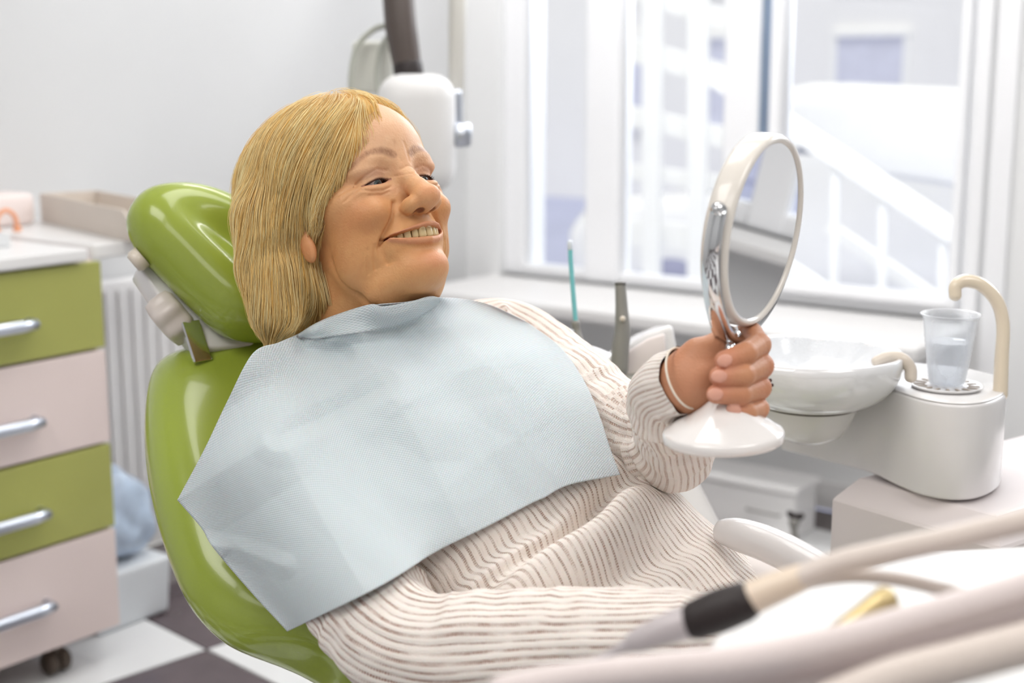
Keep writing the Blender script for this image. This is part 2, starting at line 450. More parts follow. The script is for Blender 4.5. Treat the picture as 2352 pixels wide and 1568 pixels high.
    e = smin(e, s_ell(q, (76, -40, -4), (5.5, 14, 10)), 4)
    d = smin(d, e, 4)
    return d
def head_color(p):
    x, y, z = p.T; ax = np.abs(x); q = np.stack([ax, y, z], 1)
    base = np.array(sr(208, 154, 104)[:3]); C_ = np.tile(base, (len(p), 1))
    def mixc(w, c):
        nonlocal C_
        w = np.clip(w, 0, 1)[:, None]; C_ = C_*(1-w)+np.array(sr(*c)[:3])*w
    mixc(0.55*ramp(y, -60, 60)*ramp(z, 20, 80), (226, 188, 160))                      # forehead lighter
    mixc(0.6*gau(q, (50, -38, 55), (22, 20, 30)), (188, 112, 70))                     # cheek blush
    mixc(0.4*gau(q, (62, -60, 20), (22, 30, 30)), (192, 130, 80))
    mixc(0.5*gau(q, (0, -38, 112), (16, 12, 14)), (222, 152, 118))
    mixc(0.55*gau(q, (0, -104, 92), (20, 12, 20)), (222, 148, 120))
    mixc(0.5*gau(q, (20, -16, 84), (16, 6, 12)), (232, 180, 145))
    cu = curve_dist(p, LIPU); cl = curve_dist(p, LIPL)
    mixc(0.5*ramp(-cu, -4.4, -2.2)*(z > 70), (196, 124, 108)); mixc(0.45*ramp(-cl, -6.0, -3.0)*(z > 70), (208, 138, 114))
    mixc(ramp(-z, -(84-0.35*ax), -(78-0.35*ax))*(z > 50)*(ax < 33)*(np.abs(y+72) < 6), (120, 50, 45))
    # eyebrows
    br = curve_dist(np.stack([ax, y], 1), [(11, 20), (22, 25.5), (36, 26), (47, 21), (53, 15)])
    th = 3.6-2.2*ramp(ax, 18, 56)
    mixc(0.82*ramp(-br, -th-2.4, -th+2.0)*(z > 30)*(.85+.3*vnoise(p*[1, .5, 1], .9, 8)), (142, 98, 70))
    # lid margins
    ex = q-EYE; up, lo = lid_curves(ex[:, 0])
    on = (np.abs(ex[:, 0]-0.5) < 16)*(z > 60)
    mixc(0.9*np.exp(-((ex[:, 1]-up-0.6)/1.0)**2)*on, (90, 50, 40)); mixc(0.5*np.exp(-((ex[:, 1]-lo+0.5)/1.1)**2)*on, (190, 120, 105))
    mixc(0.35*gau(q, (32, 6, 78), (16, 5, 12)), (215, 170, 158))
    # nostrils: shade inside the openings put into the skin colour
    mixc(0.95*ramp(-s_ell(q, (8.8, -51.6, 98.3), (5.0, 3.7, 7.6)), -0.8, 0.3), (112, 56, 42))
    # hair-line skin reddish at ear
    mixc(0.35*gau(q, (76, -35, -5), (10, 22, 16)), (215, 130, 100))
    n = vnoise(p, 0.09, 3)*0.5+vnoise(p, 0.25, 4)*0.5
    C_ = C_*(1+0.09*n[:, None]*np.array([0.4, 1.0, 1.1]))
    return np.clip(C_, 0, 1)
skin = mat('skin', sr(222, 170, 130), rough=0.45, bump=0.25, bscale=420, sss=0.08, spec=0.35, vcol='Col')
woman = thing('person', 'smiling person with blond bob hair in a cream openwork blouse, reclining in the green chair', 'person', P(1150, 1150, 1.42))
hv, hf = surface(head_sdf, (-92, -215, -150), (92, 125, 130), 1.15)
HEADC = head_color(hv)
# ------------------------------------------------------------------ eyes, lashes, teeth
def ball_vf(c, r, n=24, M=None, sx=(1, 1, 1)):
    V = [(0, 0, r)]; Fc = []
    for i in range(1, n):
        a = math.pi*i/n
        for k in range(2*n):
            b = math.pi*k/n; V.append((r*math.sin(a)*math.cos(b), r*math.sin(a)*math.sin(b), r*math.cos(a)))
    V.append((0, 0, -r)); m_ = 2*n
    for k in range(m_): Fc.append((0, 1+k, 1+(k+1) % m_))
    for i in range(n-2):
        for k in range(m_):
            Fc.append((1+i*m_+k, 1+(i+1)*m_+k, 1+(i+1)*m_+(k+1) % m_, 1+i*m_+(k+1) % m_))
    for k in range(m_): Fc.append((len(V)-1, 1+(n-2)*m_+(k+1) % m_, 1+(n-2)*m_+k))
    V = np.array(V)*np.array(sx)
    if M is not None: V = V@np.asarray(M).T
    return V+np.asarray(c), Fc
def hk(name, vf, material, parent, **k):
    """part given in head millimetres"""
    return mk(name, (h2w(vf[0]), vf[1]), material, parent, **k)
eye_m = mat('eyeball', (1, 1, 1, 1), rough=0.12, coat=0.8, vcol='Col')
lash_m = mat('eyelash', sr(40, 26, 22), rough=0.6)
def person_eye(s):
    c = EYE*np.array([s, 1, 1])
    gaze = np.array([0.10, -0.30, 1.0]); gaze /= np.linalg.norm(gaze)
    v, f = ball_vf((0, 0, 0), ER, 40)
    M = frame(gaze); v = v@M.T
    ang = np.arccos(np.clip(v@gaze/ER, -1, 1))
    col = np.tile(np.array(sr(196, 178, 170)[:3]), (len(v), 1))
    iris = ang < 0.47; col[iris] = sr(88, 100, 100)[:3]; col[(ang > 0.40) & iris] = sr(50, 55, 55)[:3]; col[ang < 0.2] = sr(14, 12, 12)[:3]
    hk('eye', (v+c, f), eye_m, woman, vcol=col)
    # lashes along the upper lid
    parts = []
    for k in range(34):
        x = -12+26*k/33.0; up, lo = lid_curves(np.array([x]))
        y0 = up[0]-0.2; z0 = math.sqrt(max((ER+1.6)**2-x*x-y0*y0, 1))
        p0 = np.array([x, y0, z0]); L = 5.0+2.2*math.sin(k*1.7)*0.4+2.0*k/33
        p1 = p0+np.array([0.12*x/10, -0.28, 0.75])*L*0.6; p2 = p1+np.array([0.25*x/12, 0.25, 0.6])*L*0.5
        q = np.array([p0, p1, p2]); q[:, 0] *= s
        parts.append(tube(q+c, [0.26, 0.2, 0.06], 4, 6, cap=False))
    for k in range(22):
        x = -9+22*k/21.0; up, lo = lid_curves(np.array([x])); y0 = lo[0]-0.3; z0 = math.sqrt(max((ER+1.6)**2-x*x-y0*y0, 1))
        p0 = np.array([x, y0, z0]); q = np.array([p0, p0+np.array([0.05*x, -1.6, 1.6])]); q[:, 0] *= s
        parts.append(tube(q+c, [0.16, 0.05], 4, cap=False))
    hk('eyelashes', cat_vf(parts), lash_m, woman, kind='stuff')
tooth_m = mat('tooth_enamel', sr(228, 208, 160), rough=0.22, sss=0.1, coat=0.3, var=0.08, vscale=60)
def teeth():
    a, b = 26.0, 27.0     # dental arch, an ellipse
    xs = [(4.1, 8.4, 9.6), (11.6, 6.6, 8.8), (18.0, 7.4, 9.6), (24.0, 6.8, 8.4), (28.4, 6.6, 7.6)]
    for s in (-1, 1):
        arc = 0.0
        for i, (x, w, h) in enumerate(xs):
            if i == 0: t = 0.16
            t = [0.165, 0.46, 0.75, 1.04, 1.32][i]
            c = np.array([2.5+s*27.0*math.sin(t), -71.2+2.6*(1-math.cos(t)), 64.5+25.5*math.cos(t)])
            n = np.array([s*math.sin(t)/27.5, 0, math.cos(t)/26.5])
            M = frame(n, (1, 0, 0) if True else None)
            M = np.stack([np.cross((0, 1, 0), n/np.linalg.norm(n)), (0, 1, 0), n/np.linalg.norm(n)], 1)
            v, f = box((w+.5, h+3, 6.4), 3.1, 6)
            tt = (v[:, 1]/(h+3)+0.5)[:, None]
            v = v*np.array([1, 1, 1])*(np.array([0.9, 1, 0.8])*(tt)+np.array([1.0, 1, 1.0])*(1-tt))
            tw = hk('tooth', xf((v, f), M, c), tooth_m, woman)
    # gum ridge and tongue behind the teeth
gum_m = mat('gum', sr(150, 70, 64), rough=0.3, sss=0.1)
# ------------------------------------------------------------------ hair: a soft inner mass and many strands combed over it
WDN = np.array([0, 0, -1.0]); GRAV = ((WDN@W3)@HR); GRAV /= np.linalg.norm(GRAV)
CROWN = np.array([-6.0, 126.0, 14.0])
HC = np.array([0, 36, -28.0]); HRR = np.array([98, 91, 123.0])
LK = [w2h(P(612, 500, 1.46)), w2h(P(622, 610, 1.45)), w2h(P(636, 716, 1.445))]
ZN = np.array([(130, 60), (100, 74), (85, 82), (67, 82), (42, 83), (25, 75), (10, 61), (-4, 46), (-18, 28), (-25, 11), (-30, -3), (-48, -15), (-72, -17), (-95, -22), (-140, -40)][::-1], float)
ZF = np.array([(130, 40), (112, 52), (90, 56), (60, 48), (30, 36), (0, 18), (-30, -2), (-60, -15), (-95, -20), (-140, -40)][::-1], float)
def zb(p):
    a = np.interp(p[..., 1], ZN[:, 0], ZN[:, 1]); b = np.interp(p[..., 1], ZF[:, 0], ZF[:, 1])
    w = ramp(p[..., 0], -8, 14)
    return (a*(1-w)+b*w).astype(p.dtype)
def hair_raw(p):
    L_ = 84.0
    q = p-HC.astype(p.dtype)
    t = np.clip(q@GRAV.astype(p.dtype), 0, L_)
    d = s_ell(q-t[..., None]*GRAV.astype(p.dtype), (0, 0, 0), HRR)
    d = d+7*ramp(t, 45, 84)
    d = smin(d, s_chain(p, LK, [32, 31, 26], 8), 26)
    return d
def hair_sdf(p):
    d = hair_raw(p); b = zb(p)
    z = p[..., 2]; top = ramp(p[..., 1], 118, 90)
    d = d+13*ramp(z-b, -42, 0)*top*ramp(p[..., 1], -60, -10)+5*ramp(z-b, -42, 0)*top
    d = smax(d, z-b, 5)
    sk = smin(s_ell(p, (0, 30, -8), (75, 82, 97)), s_ell(p, (0, 40, 22), (62, 52, 65)), 18)
    sk = smin(sk, s_ell(np.stack([np.abs(p[..., 0]), p[..., 1], p[..., 2]], -1), (48, -14, 36), (25, 30, 32)), 12)
    d = smax(smin(d, sk-5.5, 6), z-b, 4)
    und = s_cone(p, (0, -75, 2), (4, -220, -45), 56, 66)
    return smax(d, -und, 6)
def hr2w(p): return cam2w(np.asarray(p, float)/1000@HR.T+HT)
hair_m = mat('hair', sr(205, 160, 90), rough=0.42, spec=0.45, vcol='Col', var=0.1, vscale=30)
def grad(fn, p, e=0.6):
    g = np.stack([fn(p+np.eye(3)[i]*e)-fn(p-np.eye(3)[i]*e) for i in range(3)], -1)
    return g/(np.linalg.norm(g, axis=1)[:, None]+1e-9)
def hair_flow(p, n):
    r = p-CROWN; rl = np.linalg.norm(r, axis=1)[:, None]
    f = GRAV+1.3*r/rl*(1-ramp(rl, 30, 120))
    f = f+np.array([0, 0, -0.62])*(ramp(p[:, 2], 0, 55)*ramp(p[:, 1], -20, 40))[:, None]
    f = f+np.array([-0.25, 0, 0.18])*(ramp(-p[:, 1], 60, 110))[:, None]
    w = np.stack([vnoise(p, 0.030, k) for k in (1, 2, 3)], 1)*0.20
    f = f+w
    f = f-n*(f*n).sum(1)[:, None]
    return f
def make_hair():
    v, f = surface(hair_sdf, (-135, -190, -175), (125, 145, 110), 2.6)
    n = vnoise(v, 0.05, 5)
    cc = np.array(sr(240, 196, 112)[:3])*(1+0.12*n[:, None])
    root = mk('hair', (hr2w(v-1.5*grad(hair_sdf, v)), f), hair_m, woman, vcol=cc)
    # strands
    tri = f[RNG.integers(0, len(f), 25000)]
    w = RNG.random((len(tri), 4)); w /= w.sum(1)[:, None]
    p = (v[tri]*w[:, :, None]).sum(1)
    vis = p[:, 0] < 60
    p = p[vis | (RNG.random(len(p)) < 0.5)]
    N = len(p); off = RNG.normal(0.8, 1.6, N); off = np.clip(off, -2, 6)
    K = 10; L = RNG.uniform(45, 120, N)
    pts = np.zeros((N, K, 3)); cur = p.copy(); alive = np.ones(N, bool)
    dirp = np.zeros((N, 3))
    for k in range(K):
        n = grad(hair_sdf, cur); dd = hair_sdf(cur)
        cur = np.where(alive[:, None], cur-n*(dd-off)[:, None]*0.7, cur)
        pts[:, k] = cur
        fl = hair_flow(cur, n); m_ = np.linalg.norm(fl, axis=1)
        nd = fl/(m_[:, None]+1e-6)
        nd = np.where((m_ < 0.35)[:, None] & (k > 0), dirp*0.8+GRAV*0.2, nd)
        # stay straight: no wrapping round the bottom or over the face edge
        alive = alive & ((n@GRAV) < 0.62)
        dirp = nd if k == 0 else dirp*0.45+nd*0.55
        dirp /= np.linalg.norm(dirp, axis=1)[:, None]+1e-9
        step = (L/(K-1))[:, None]
        cur = np.where(alive[:, None], cur+dirp*step, cur+(dirp*0.75+GRAV*0.3)*step*0.22)
    wig = np.stack([vnoise(pts.reshape(-1, 3)+np.repeat(RNG.normal(0, 60, (N, 3)), K, 0), 0.035, s_) for s_ in (41, 42, 43)], 1).reshape(N, K, 3)
    pts = pts+wig*(2.4*np.linspace(.1, 1, K)[None, :, None])
    cl = vnoise(p, 0.11, 9)
    rad = (0.17+0.11*RNG.random(N))*1.0
    prof = np.interp(np.linspace(0, 1, K), [0, 0.12, 0.7, 1], [0.15, 1, 0.9, 0.1])
    T = np.gradient(pts, axis=1); T /= np.linalg.norm(T, axis=2)[..., None]+1e-9
    nn = grad(hair_sdf, pts.reshape(-1, 3)).reshape(N, K, 3)
    B = np.cross(T, nn); B /= np.linalg.norm(B, axis=2)[..., None]+1e-9; nn = np.cross(B, T)
    A = [0.5*math.pi, 7/6*math.pi, 11/6*math.pi]
    R_ = (rad[:, None]*prof[None])[..., None]
    rows = np.stack([pts+R_*(math.cos(a)*B*1.25+math.sin(a)*nn) for a in A], 2)      # N,K,3,3
    V = rows.reshape(-1, 3)
    base = (np.arange(N)*K*3)[:, None, None]; i = (np.arange(K-1)*3)[None, :, None]; k = np.arange(3)[None, None]
    Q = np.stack([base+i+k, base+i+(k+1) % 3, base+i+3+(k+1) % 3, base+i+3+k], -1).reshape(-1, 4)
    g = np.clip(0.5+0.28*cl+RNG.normal(0, 0.22, N), 0, 1)[:, None]
    c = (1-g)*np.array(sr(238, 188, 96)[:3])+g*np.array(sr(255, 243, 190)[:3])
    rootd = ramp(p[:, 1], 95, 128)[:, None]*0.3
    c = c*(1-rootd)+np.array(sr(205, 158, 108)[:3])*rootd
    c = np.repeat(c, K*3, 0)
    mk('hair_strands', (hr2w(V), Q), hair_m, root, vcol=c, kind='stuff')
# ------------------------------------------------------------------ room shell
wall_m = mat('wall_paint', sr(212, 213, 214), rough=0.7, var=0.02, vscale=3, bump=0.05, bscale=200)
ceil_m = mat('ceiling_paint', sr(238, 238, 236), rough=0.8, var=0.02, vscale=2)
wht = mat('white_plastic', sr(226, 224, 224), rough=0.22, coat=0.35, var=0.02, vscale=5)
wht2 = mat('white_lacquer', sr(232, 231, 231), rough=0.35, var=0.02, vscale=4)
upvc = mat('window_frame_plastic', sr(246, 247, 250), rough=0.35, var=0.015, vscale=6)
white_tile = mat('floor_tile_white', sr(226, 227, 228), rough=0.18, coat=0.2, var=0.05, vscale=5)
dark_tile = mat('floor_tile_dark', sr(88, 76, 80), rough=0.22, coat=0.2, var=0.2, vscale=9)
grout = mat('floor_grout', sr(120, 114, 114), rough=0.8, var=0.1, vscale=20)
X0, X1, Y0, Y1, H = -2.85, 2.6, -2.6, 3.58, 2.8
WX0, WX1, WZ0, WZ1 = -2.72, -1.22, 0.56, 2.45
def st(name, vf, m_, **k): return mk(name, vf, m_, kind='structure', **k)
st('floor', bx(X0, X1, Y0, Y1, -0.12, -0.008), grout, smooth=False)
FLOOR = bpy.data.objects['floor']
st('ceiling', bx(X0, X1, Y0, Y1, H, H+0.1), ceil_m, smooth=False)
st('wall_left', bx(X0-0.15, X0, Y0-0.15, Y1+0.25, 0, H), wall_m, smooth=False)
st('wall_right', bx(X1, X1+0.15, Y0-0.15, Y1+0.25, 0, H), wall_m, smooth=False)
st('wall_rear', bx(X0, X1, Y0-0.15, Y0, 0, H), wall_m, smooth=False)
st('wall_window', cat_vf([bx(X0, X1, Y1, Y1+0.25, 0, WZ0), bx(X0, X1, Y1, Y1+0.25, WZ1, H), bx(X0, WX0, Y1, Y1+0.25, WZ0, WZ1), bx(WX1, -0.62, Y1, Y1+0.25, WZ0, WZ1), bx(0.98, X1, Y1, Y1+0.25, WZ0, WZ1)]), mat('wall_paint_lit', sr(236, 237, 238), rough=0.7, var=0.02, vscale=3), smooth=False)  # lighter copy of the wall paint: window brightness put into its colour
# floor tiles, a checkerboard laid slightly askew to the walls
def tiles():
    T = 0.40; a = math.radians(-8.0); ca, sa = math.cos(a), math.sin(a); K = np.array([-2.207, 1.882])
    base = {}
    for i in range(-6, 12):
        for j in range(-11, 6):
            cx_, cy_ = (i+0.5)*T, (j+0.5)*T
            c = K+np.array([ca*cx_-sa*cy_, sa*cx_+ca*cy_])
            if not (X0+0.2 < c[0] < 1.4 and -1.9 < c[1] < Y1-0.2): continue
            dark = (i+j) % 2 == 1 or (i+j) % 2 == -1
            key = dark
            if key not in base:
                v, f = box((T-0.004, T-0.004, 0.008), 0.0012, 1, (0, 0, -0.004))
                me = mk('tile', (v, f), dark_tile if dark else white_tile, FLOOR, smooth=False, base=(0, 0, 0)); base[key] = me; o = me
            else:
                o = base[key].copy(); COL.objects.link(o)
            o.location = (c[0]-FLOOR.location[0], c[1]-FLOOR.location[1], 0-FLOOR.location[2]); o.rotation_euler = (0, 0, a)
tiles()
# skirting
st('baseboard_left', bx(X0, X0+0.015, Y0, Y1, 0, 0.08, 0.004), wht2, smooth=False)
st('baseboard_window', bx(X0+0.015, X1, Y1-0.015, Y1, 0, 0.08, 0.004), wht2, smooth=False)

# ------------------------------------------------------------------ window in the far wall
W1 = bpy.data.objects.new('window_1', None); COL.objects.link(W1); W1.location = ((WX0+WX1)/2, Y1+0.05, WZ0); W1['kind'] = 'structure'
fy0, fy1 = Y1+0.03, Y1+0.10
mk('window_frame', cat_vf([bx(WX0, WX0+0.075, fy0, fy1, WZ0, WZ1, 0.006), bx(WX1-0.03, WX1, fy0, fy1, WZ0, WZ1, 0.006), bx(WX0+.074, WX1-.029, fy0+.001, fy1-.001, WZ0, WZ0+0.035, 0.006), bx(WX0+.074, WX1-.029, fy0+.001, fy1-.001, WZ1-0.06, WZ1, 0.006)]), upvc, W1, smooth=False)
mk('window_post', bx(-2.41, -2.29, fy0-0.01, fy1, WZ0, WZ1, 0.01, 3), upvc, W1, smooth=False)
mk('window_post', bx(-1.945, -1.83, fy0-0.012, fy1, WZ0, WZ1, 0.012, 3), upvc, W1, smooth=False)
mk('window_sash', cat_vf([bx(-1.80, -1.765, fy0-0.02, fy1-0.01, WZ0+0.03, WZ1-0.05, 0.008), bx(-1.766, -1.274, fy0-0.018, fy1-0.012, WZ0+0.03, WZ0+0.06, 0.008), bx(-1.275, -1.25, fy0-0.02, fy1-0.01, WZ0+0.03, WZ1-0.05, 0.008)]), upvc, W1, smooth=False)
mk('rubber_seal', cat_vf([bx(-1.829, -1.822, fy0-0.014, fy0+0.03, WZ0+.02, WZ1)]), mat('seal_rubber', sr(136, 152, 172), rough=0.6, var=0.1), W1, smooth=False)
glass_m = bpy.data.materials.new('window_glass'); glass_m.use_nodes = True
nt = glass_m.node_tree; nt.nodes.remove(nt.nodes['Principled BSDF'])
g1 = nt.nodes.new('ShaderNodeBsdfTransparent'); g1.inputs[0].default_value = (0.97, 0.975, 0.98, 1); g2 = nt.nodes.new('ShaderNodeBsdfGlossy'); g2.inputs['Roughness'].default_value = 0.02
fr_ = nt.nodes.new('ShaderNodeFresnel'); fr_.inputs[0].default_value = 1.3; mx_ = nt.nodes.new('ShaderNodeMixShader')
nt.links.new(fr_.outputs[0], mx_.inputs[0]); nt.links.new(g1.outputs[0], mx_.inputs[1]); nt.links.new(g2.outputs[0], mx_.inputs[2]); nt.links.new(mx_.outputs[0], nt.nodes['Material Output'].inputs[0])
for a, b in ((WX0+0.07, -2.40), (-2.30, -1.94), (-1.77, -1.26)):
    mk('window_pane', bx(a, b, fy0+0.03, fy0+0.036, WZ0+0.03, WZ1-0.05), glass_m, W1, smooth=False)
W2 = bpy.data.objects.new('window_2', None); COL.objects.link(W2); W2.location = (0.18, Y1+0.05, WZ0); W2['kind'] = 'structure'
mk('window_frame', cat_vf([bx(-.62, -.55, fy0, fy1, WZ0, WZ1, 0.006), bx(.91, .98, fy0, fy1, WZ0, WZ1, 0.006), bx(-.551, .911, fy0+.001, fy1-.001, WZ0, WZ0+0.06, 0.006), bx(-.551, .911, fy0+.001, fy1-.001, WZ1-0.06, WZ1, 0.006), bx(.13, .23, fy0-.005, fy1, WZ0, WZ1, .006)]), upvc, W2, smooth=False)
for a, b in ((-.56, .135), (.225, .92)): mk('window_pane', bx(a, b, fy0+0.03, fy0+0.036, WZ0+0.05, WZ1-0.05), glass_m, W2, smooth=False)
st('trim_4', bx(-.65, 1.01, Y1-0.16, Y1+0.04, WZ0-0.035, WZ0, 0.008, 3), wht2, smooth=False)
st('trim_1', bx(WX0-0.03, WX1+0.03, Y1-0.40, Y1+0.04, WZ0-0.035, WZ0, 0.008, 3), wht2, smooth=False)
# jamb boards right of the window
st('trim_2', cat_vf([bx(WX1, WX1+0.035, Y1-0.02, Y1, WZ0, WZ1+0.1, 0.006), bx(WX1+0.045, WX1+0.10, Y1-0.012, Y1, WZ0-0.3, WZ1+0.1, 0.004)]), upvc, smooth=False)

# ------------------------------------------------------------------ outdoors
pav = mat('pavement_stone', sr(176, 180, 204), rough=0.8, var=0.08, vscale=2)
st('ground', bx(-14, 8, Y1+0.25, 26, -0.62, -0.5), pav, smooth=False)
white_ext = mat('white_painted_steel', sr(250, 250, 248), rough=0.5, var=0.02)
lav = mat('street_wall_grey', sr(212, 214, 232), rough=0.7, var=0.15, vscale=1.5)
ext = mat('pale_render', sr(244, 243, 242), rough=0.8, var=0.03, vscale=1)
def PY(px, py, y): return hit(px, py, (0, y, 0), (0, 1, 0))
def beam(a, b, w, h, m_, name, par):
    a = np.array(a); b = np.array(b); L_ = np.linalg.norm(b-a); M_ = frame(b-a, (0, 0, 1))
    v, f = box((h, w, L_), min(w, h)*0.15, 2, (0, 0, L_/2)); return mk(name, xf((v, f), M_, a), m_, par, smooth=False)
# stair railing just outside the right-hand pane
RY = 4.9
r1 = thing('stair_railing', 'white painted metal stair railing with sloping bars outside the right window pane', 'railing', PY(2000, 700, RY))
beam(PY(1640, 175, RY), PY(2290, 600, RY), 0.05, 0.075, white_ext, 'handrail', r1)
beam(PY(1700, 545, RY), PY(2000, 735, RY), 0.04, 0.055, white_ext, 'lower_rail', r1)
beam(PY(1900, 520, RY+0.3), PY(2240, 750, RY+0.3), 0.04, 0.055, white_ext, 'lower_rail', r1)
for x, yt in ((1795, 300), (1920, 370), (2030, 440), (2168, 530)):
    beam(PY(x, yt, RY), PY(x-8, 800, RY), 0.02, 0.03 if x != 1795 else 0.05, white_ext, 'baluster', r1)
# left-hand lattice fence of the entrance stairs
RY2 = 5.4
r2 = thing('stair_fence', 'white lattice fence with posts and rails outside the left window panes', 'fence', PY(1500, 700, RY2))
for x, w in ((1400, .07), (1500, .085), (1605, .085), (1690, .08)): beam(PY(x, -120, RY2), PY(x-4, 760, RY2), 0.04, w, white_ext, 'post', r2)
for (a, b, w) in (((1380, 95), (1720, 190), .10), ((1380, 250), (1720, 330), .09), ((1380, 385), (1720, 430), .07), ((1380, 525), (1720, 560), .12), ((1380, 700), (1720, 720), .10), ((1380, -40), (1720, 60), .08)):
    beam(PY(a[0], a[1], RY2+0.06), PY(b[0], b[1], RY2+0.06), 0.03, w, white_ext, 'rail', r2)
# parked white car: lofted body
def car():
    t = thing('parked_car', 'white parked car seen blurred through the right window pane', 'car', (-6.1, 9.6, -0.5))
    c = np.array([-2.75, 7.9, -0.5])
    side = [(-2.1, .35), (-2.15, .75), (-1.95, .95), (-1.1, 1.02), (-0.55, 1.45), (0.7, 1.5), (1.35, 1.1), (2.0, .98), (2.2, .7), (2.15, .35)]
    v, f = prism([(a, b) for a, b in side], -0.85, 0.85, 0.12, 3)
    v = np.stack([v[:, 0], v[:, 2], v[:, 1]], 1); v[:, 1] *= np.where(v[:, 2] > 1.05, 0.82, 1.0)
    mk('car_body', (v+c, f), mat('car_paint', sr(246, 246, 246), rough=0.2, coat=0.6, var=0.01), t)
    wm_ = mat('car_glass', sr(120, 126, 150), rough=0.1, var=0.1)
    for (pts) in ([(-0.95, 1.05), (-0.55, 1.38), (0.05, 1.4), (0.05, 1.05)], [(0.13, 1.05), (0.13, 1.4), (0.62, 1.4), (1.1, 1.07)]):
        v, f = prism(pts, -0.725, 0.725, 0.01, 1); v = np.stack([v[:, 0], v[:, 2], v[:, 1]], 1)
        mk('car_window', (v+c, f), wm_, t, smooth=False)
    for a in (-1.35, 1.35):
        for s in (-1, 1):
            v, f = lathe([(0.001, -.11), (.2, -.11), (.31, -.08), (.33, 0), (.31, .08), (.2, .11), (.001, .11)], 32)
            v = np.stack([v[:, 0]+a, v[:, 2]+s*0.78, v[:, 1]+0.33], 1)
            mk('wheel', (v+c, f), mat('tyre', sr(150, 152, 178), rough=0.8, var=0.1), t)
car()
# awning-like white canopy over the entrance, and low blue-grey wall behind
cn = thing('entrance_canopy', 'large white entrance canopy outside the right window pane', 'canopy', PY(1990, 430, 6.2))
a0, a1, b0, b1 = PY(1750, 235, 6.2), PY(2300, 225, 6.2), PY(1800, 395, 6.2), PY(2300, 430, 6.2)
prof = [(1762, 232), (1800, 205), (1860, 192), (2330, 215), (2340, 438), (2200, 432), (2050, 408), (1930, 392), (1850, 330), (1790, 285), (1762, 262)]
w_ = np.array([PY(x, y, 6.2) for x, y in prof])
v, f = prism([(q[0], q[2]) for q in w_], 0, 0.5, 0.03, 3); v = np.stack([v[:, 0], 6.2+v[:, 2], v[:, 1]], 1)
mk('canopy_panel', (v, f), white_ext, cn)
for x in (1785, 2325): beam(PY(x, 330, 6.5), PY(x, 1000, 6.5), 0.06, 0.06, white_ext, 'canopy_post', cn)
hb = thing('street_wall', 'blue-grey wall low behind the railing outside', 'wall', (-3.3, 10.6, -0.5))
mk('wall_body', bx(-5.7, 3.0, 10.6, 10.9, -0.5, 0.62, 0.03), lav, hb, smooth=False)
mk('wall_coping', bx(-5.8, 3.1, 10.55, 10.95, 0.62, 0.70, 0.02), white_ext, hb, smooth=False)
# building across the street
B = thing('house_across_street', 'pale rendered house across the street, washed out by daylight', 'house', (-7, 16, -0.5))
mk('house_wall', bx(-16, 4, 16, 18, -0.5, 6.5), ext, B, smooth=False)
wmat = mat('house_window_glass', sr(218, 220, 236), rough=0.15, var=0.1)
for i in range(11):
    for j in range(3):
        x = -14+i*1.7; z = 0.45+j*1.75
        fr0 = mk('window', cat_vf([bx(x, x+.95, 15.93, 16, z, z+.07), bx(x, x+.95, 15.93, 16, z+1.13, z+1.2), bx(x, x+.07, 15.94, 16, z+.072, z+1.128), bx(x+.88, x+.95, 15.94, 16, z+.072, z+1.128)]), white_ext, B, smooth=False)
        mk('pane', bx(x+.07, x+.88, 15.97, 15.99, z+.07, z+1.13), wmat, fr0, smooth=False)

# ------------------------------------------------------------------ left side: drawer cabinet
green_m = mat('green_drawer_front', sr(166, 168, 92), rough=0.4, coat=0.1, var=0.03, vscale=6)
pink_m = mat('cream_drawer_front', sr(226, 210, 206), rough=0.4, coat=0.1, var=0.02, vscale=6)
chrome = mat('chrome', sr(225, 226, 228), rough=0.08, metal=1.0, var=0.02)
satin = mat('satin_metal', sr(205, 210, 220), rough=0.28, metal=1.0, var=0.03)
grey_pl = mat('grey_plastic', sr(140, 138, 134), rough=0.45, var=0.06, vscale=10)
beige_pl = mat('beige_plastic', sr(214, 203, 190), rough=0.3, coat=0.3, var=0.02, vscale=8)
black_r = mat('black_rubber', sr(42, 34, 34), rough=0.5, var=0.1)
CX = -2.30
cab = thing('drawer_cabinet', 'wheeled drawer cabinet with alternating green and cream drawers left of the dental chair', 'cabinet', (-2.57, 1.35, 0))
mk('cabinet_body', bx(-2.80, CX-0.022, 0.95, 1.735, 0.074, 0.836, 0.003), pink_m, cab, smooth=False)
mk('worktop', bx(-2.83, CX+0.012, 0.93, 1.70, 0.838, 0.862, 0.004), wht2, cab, smooth=False)
for (z0, z1, m_, hz, lb) in ((0.66, 0.834, green_m, .735, 'green drawer front, upper one'), (0.468, 0.657, pink_m, .547, 'cream drawer front, upper one'), (0.291, 0.465, green_m, .366, 'green drawer front, lower one'), (0.078, 0.288, pink_m, .18, 'cream bottom drawer front')):
    d_ = mk('drawer', bx(CX-0.02, CX, 0.95, 1.737, z0+0.0015, z1-0.0015, 0.002), m_, cab, smooth=False, label=lb)
    h_ = tube([(CX+0.0, 1.20, hz), (CX+0.028, 1.205, hz), (CX+0.03, 1.235, hz), (CX+0.03, 1.53, hz), (CX+0.028, 1.56, hz), (CX+0.0, 1.565, hz)], [0.010, 0.011, 0.0125, 0.0125, 0.011, 0.010], 14)
    mk('drawer_handle', h_, satin, d_)
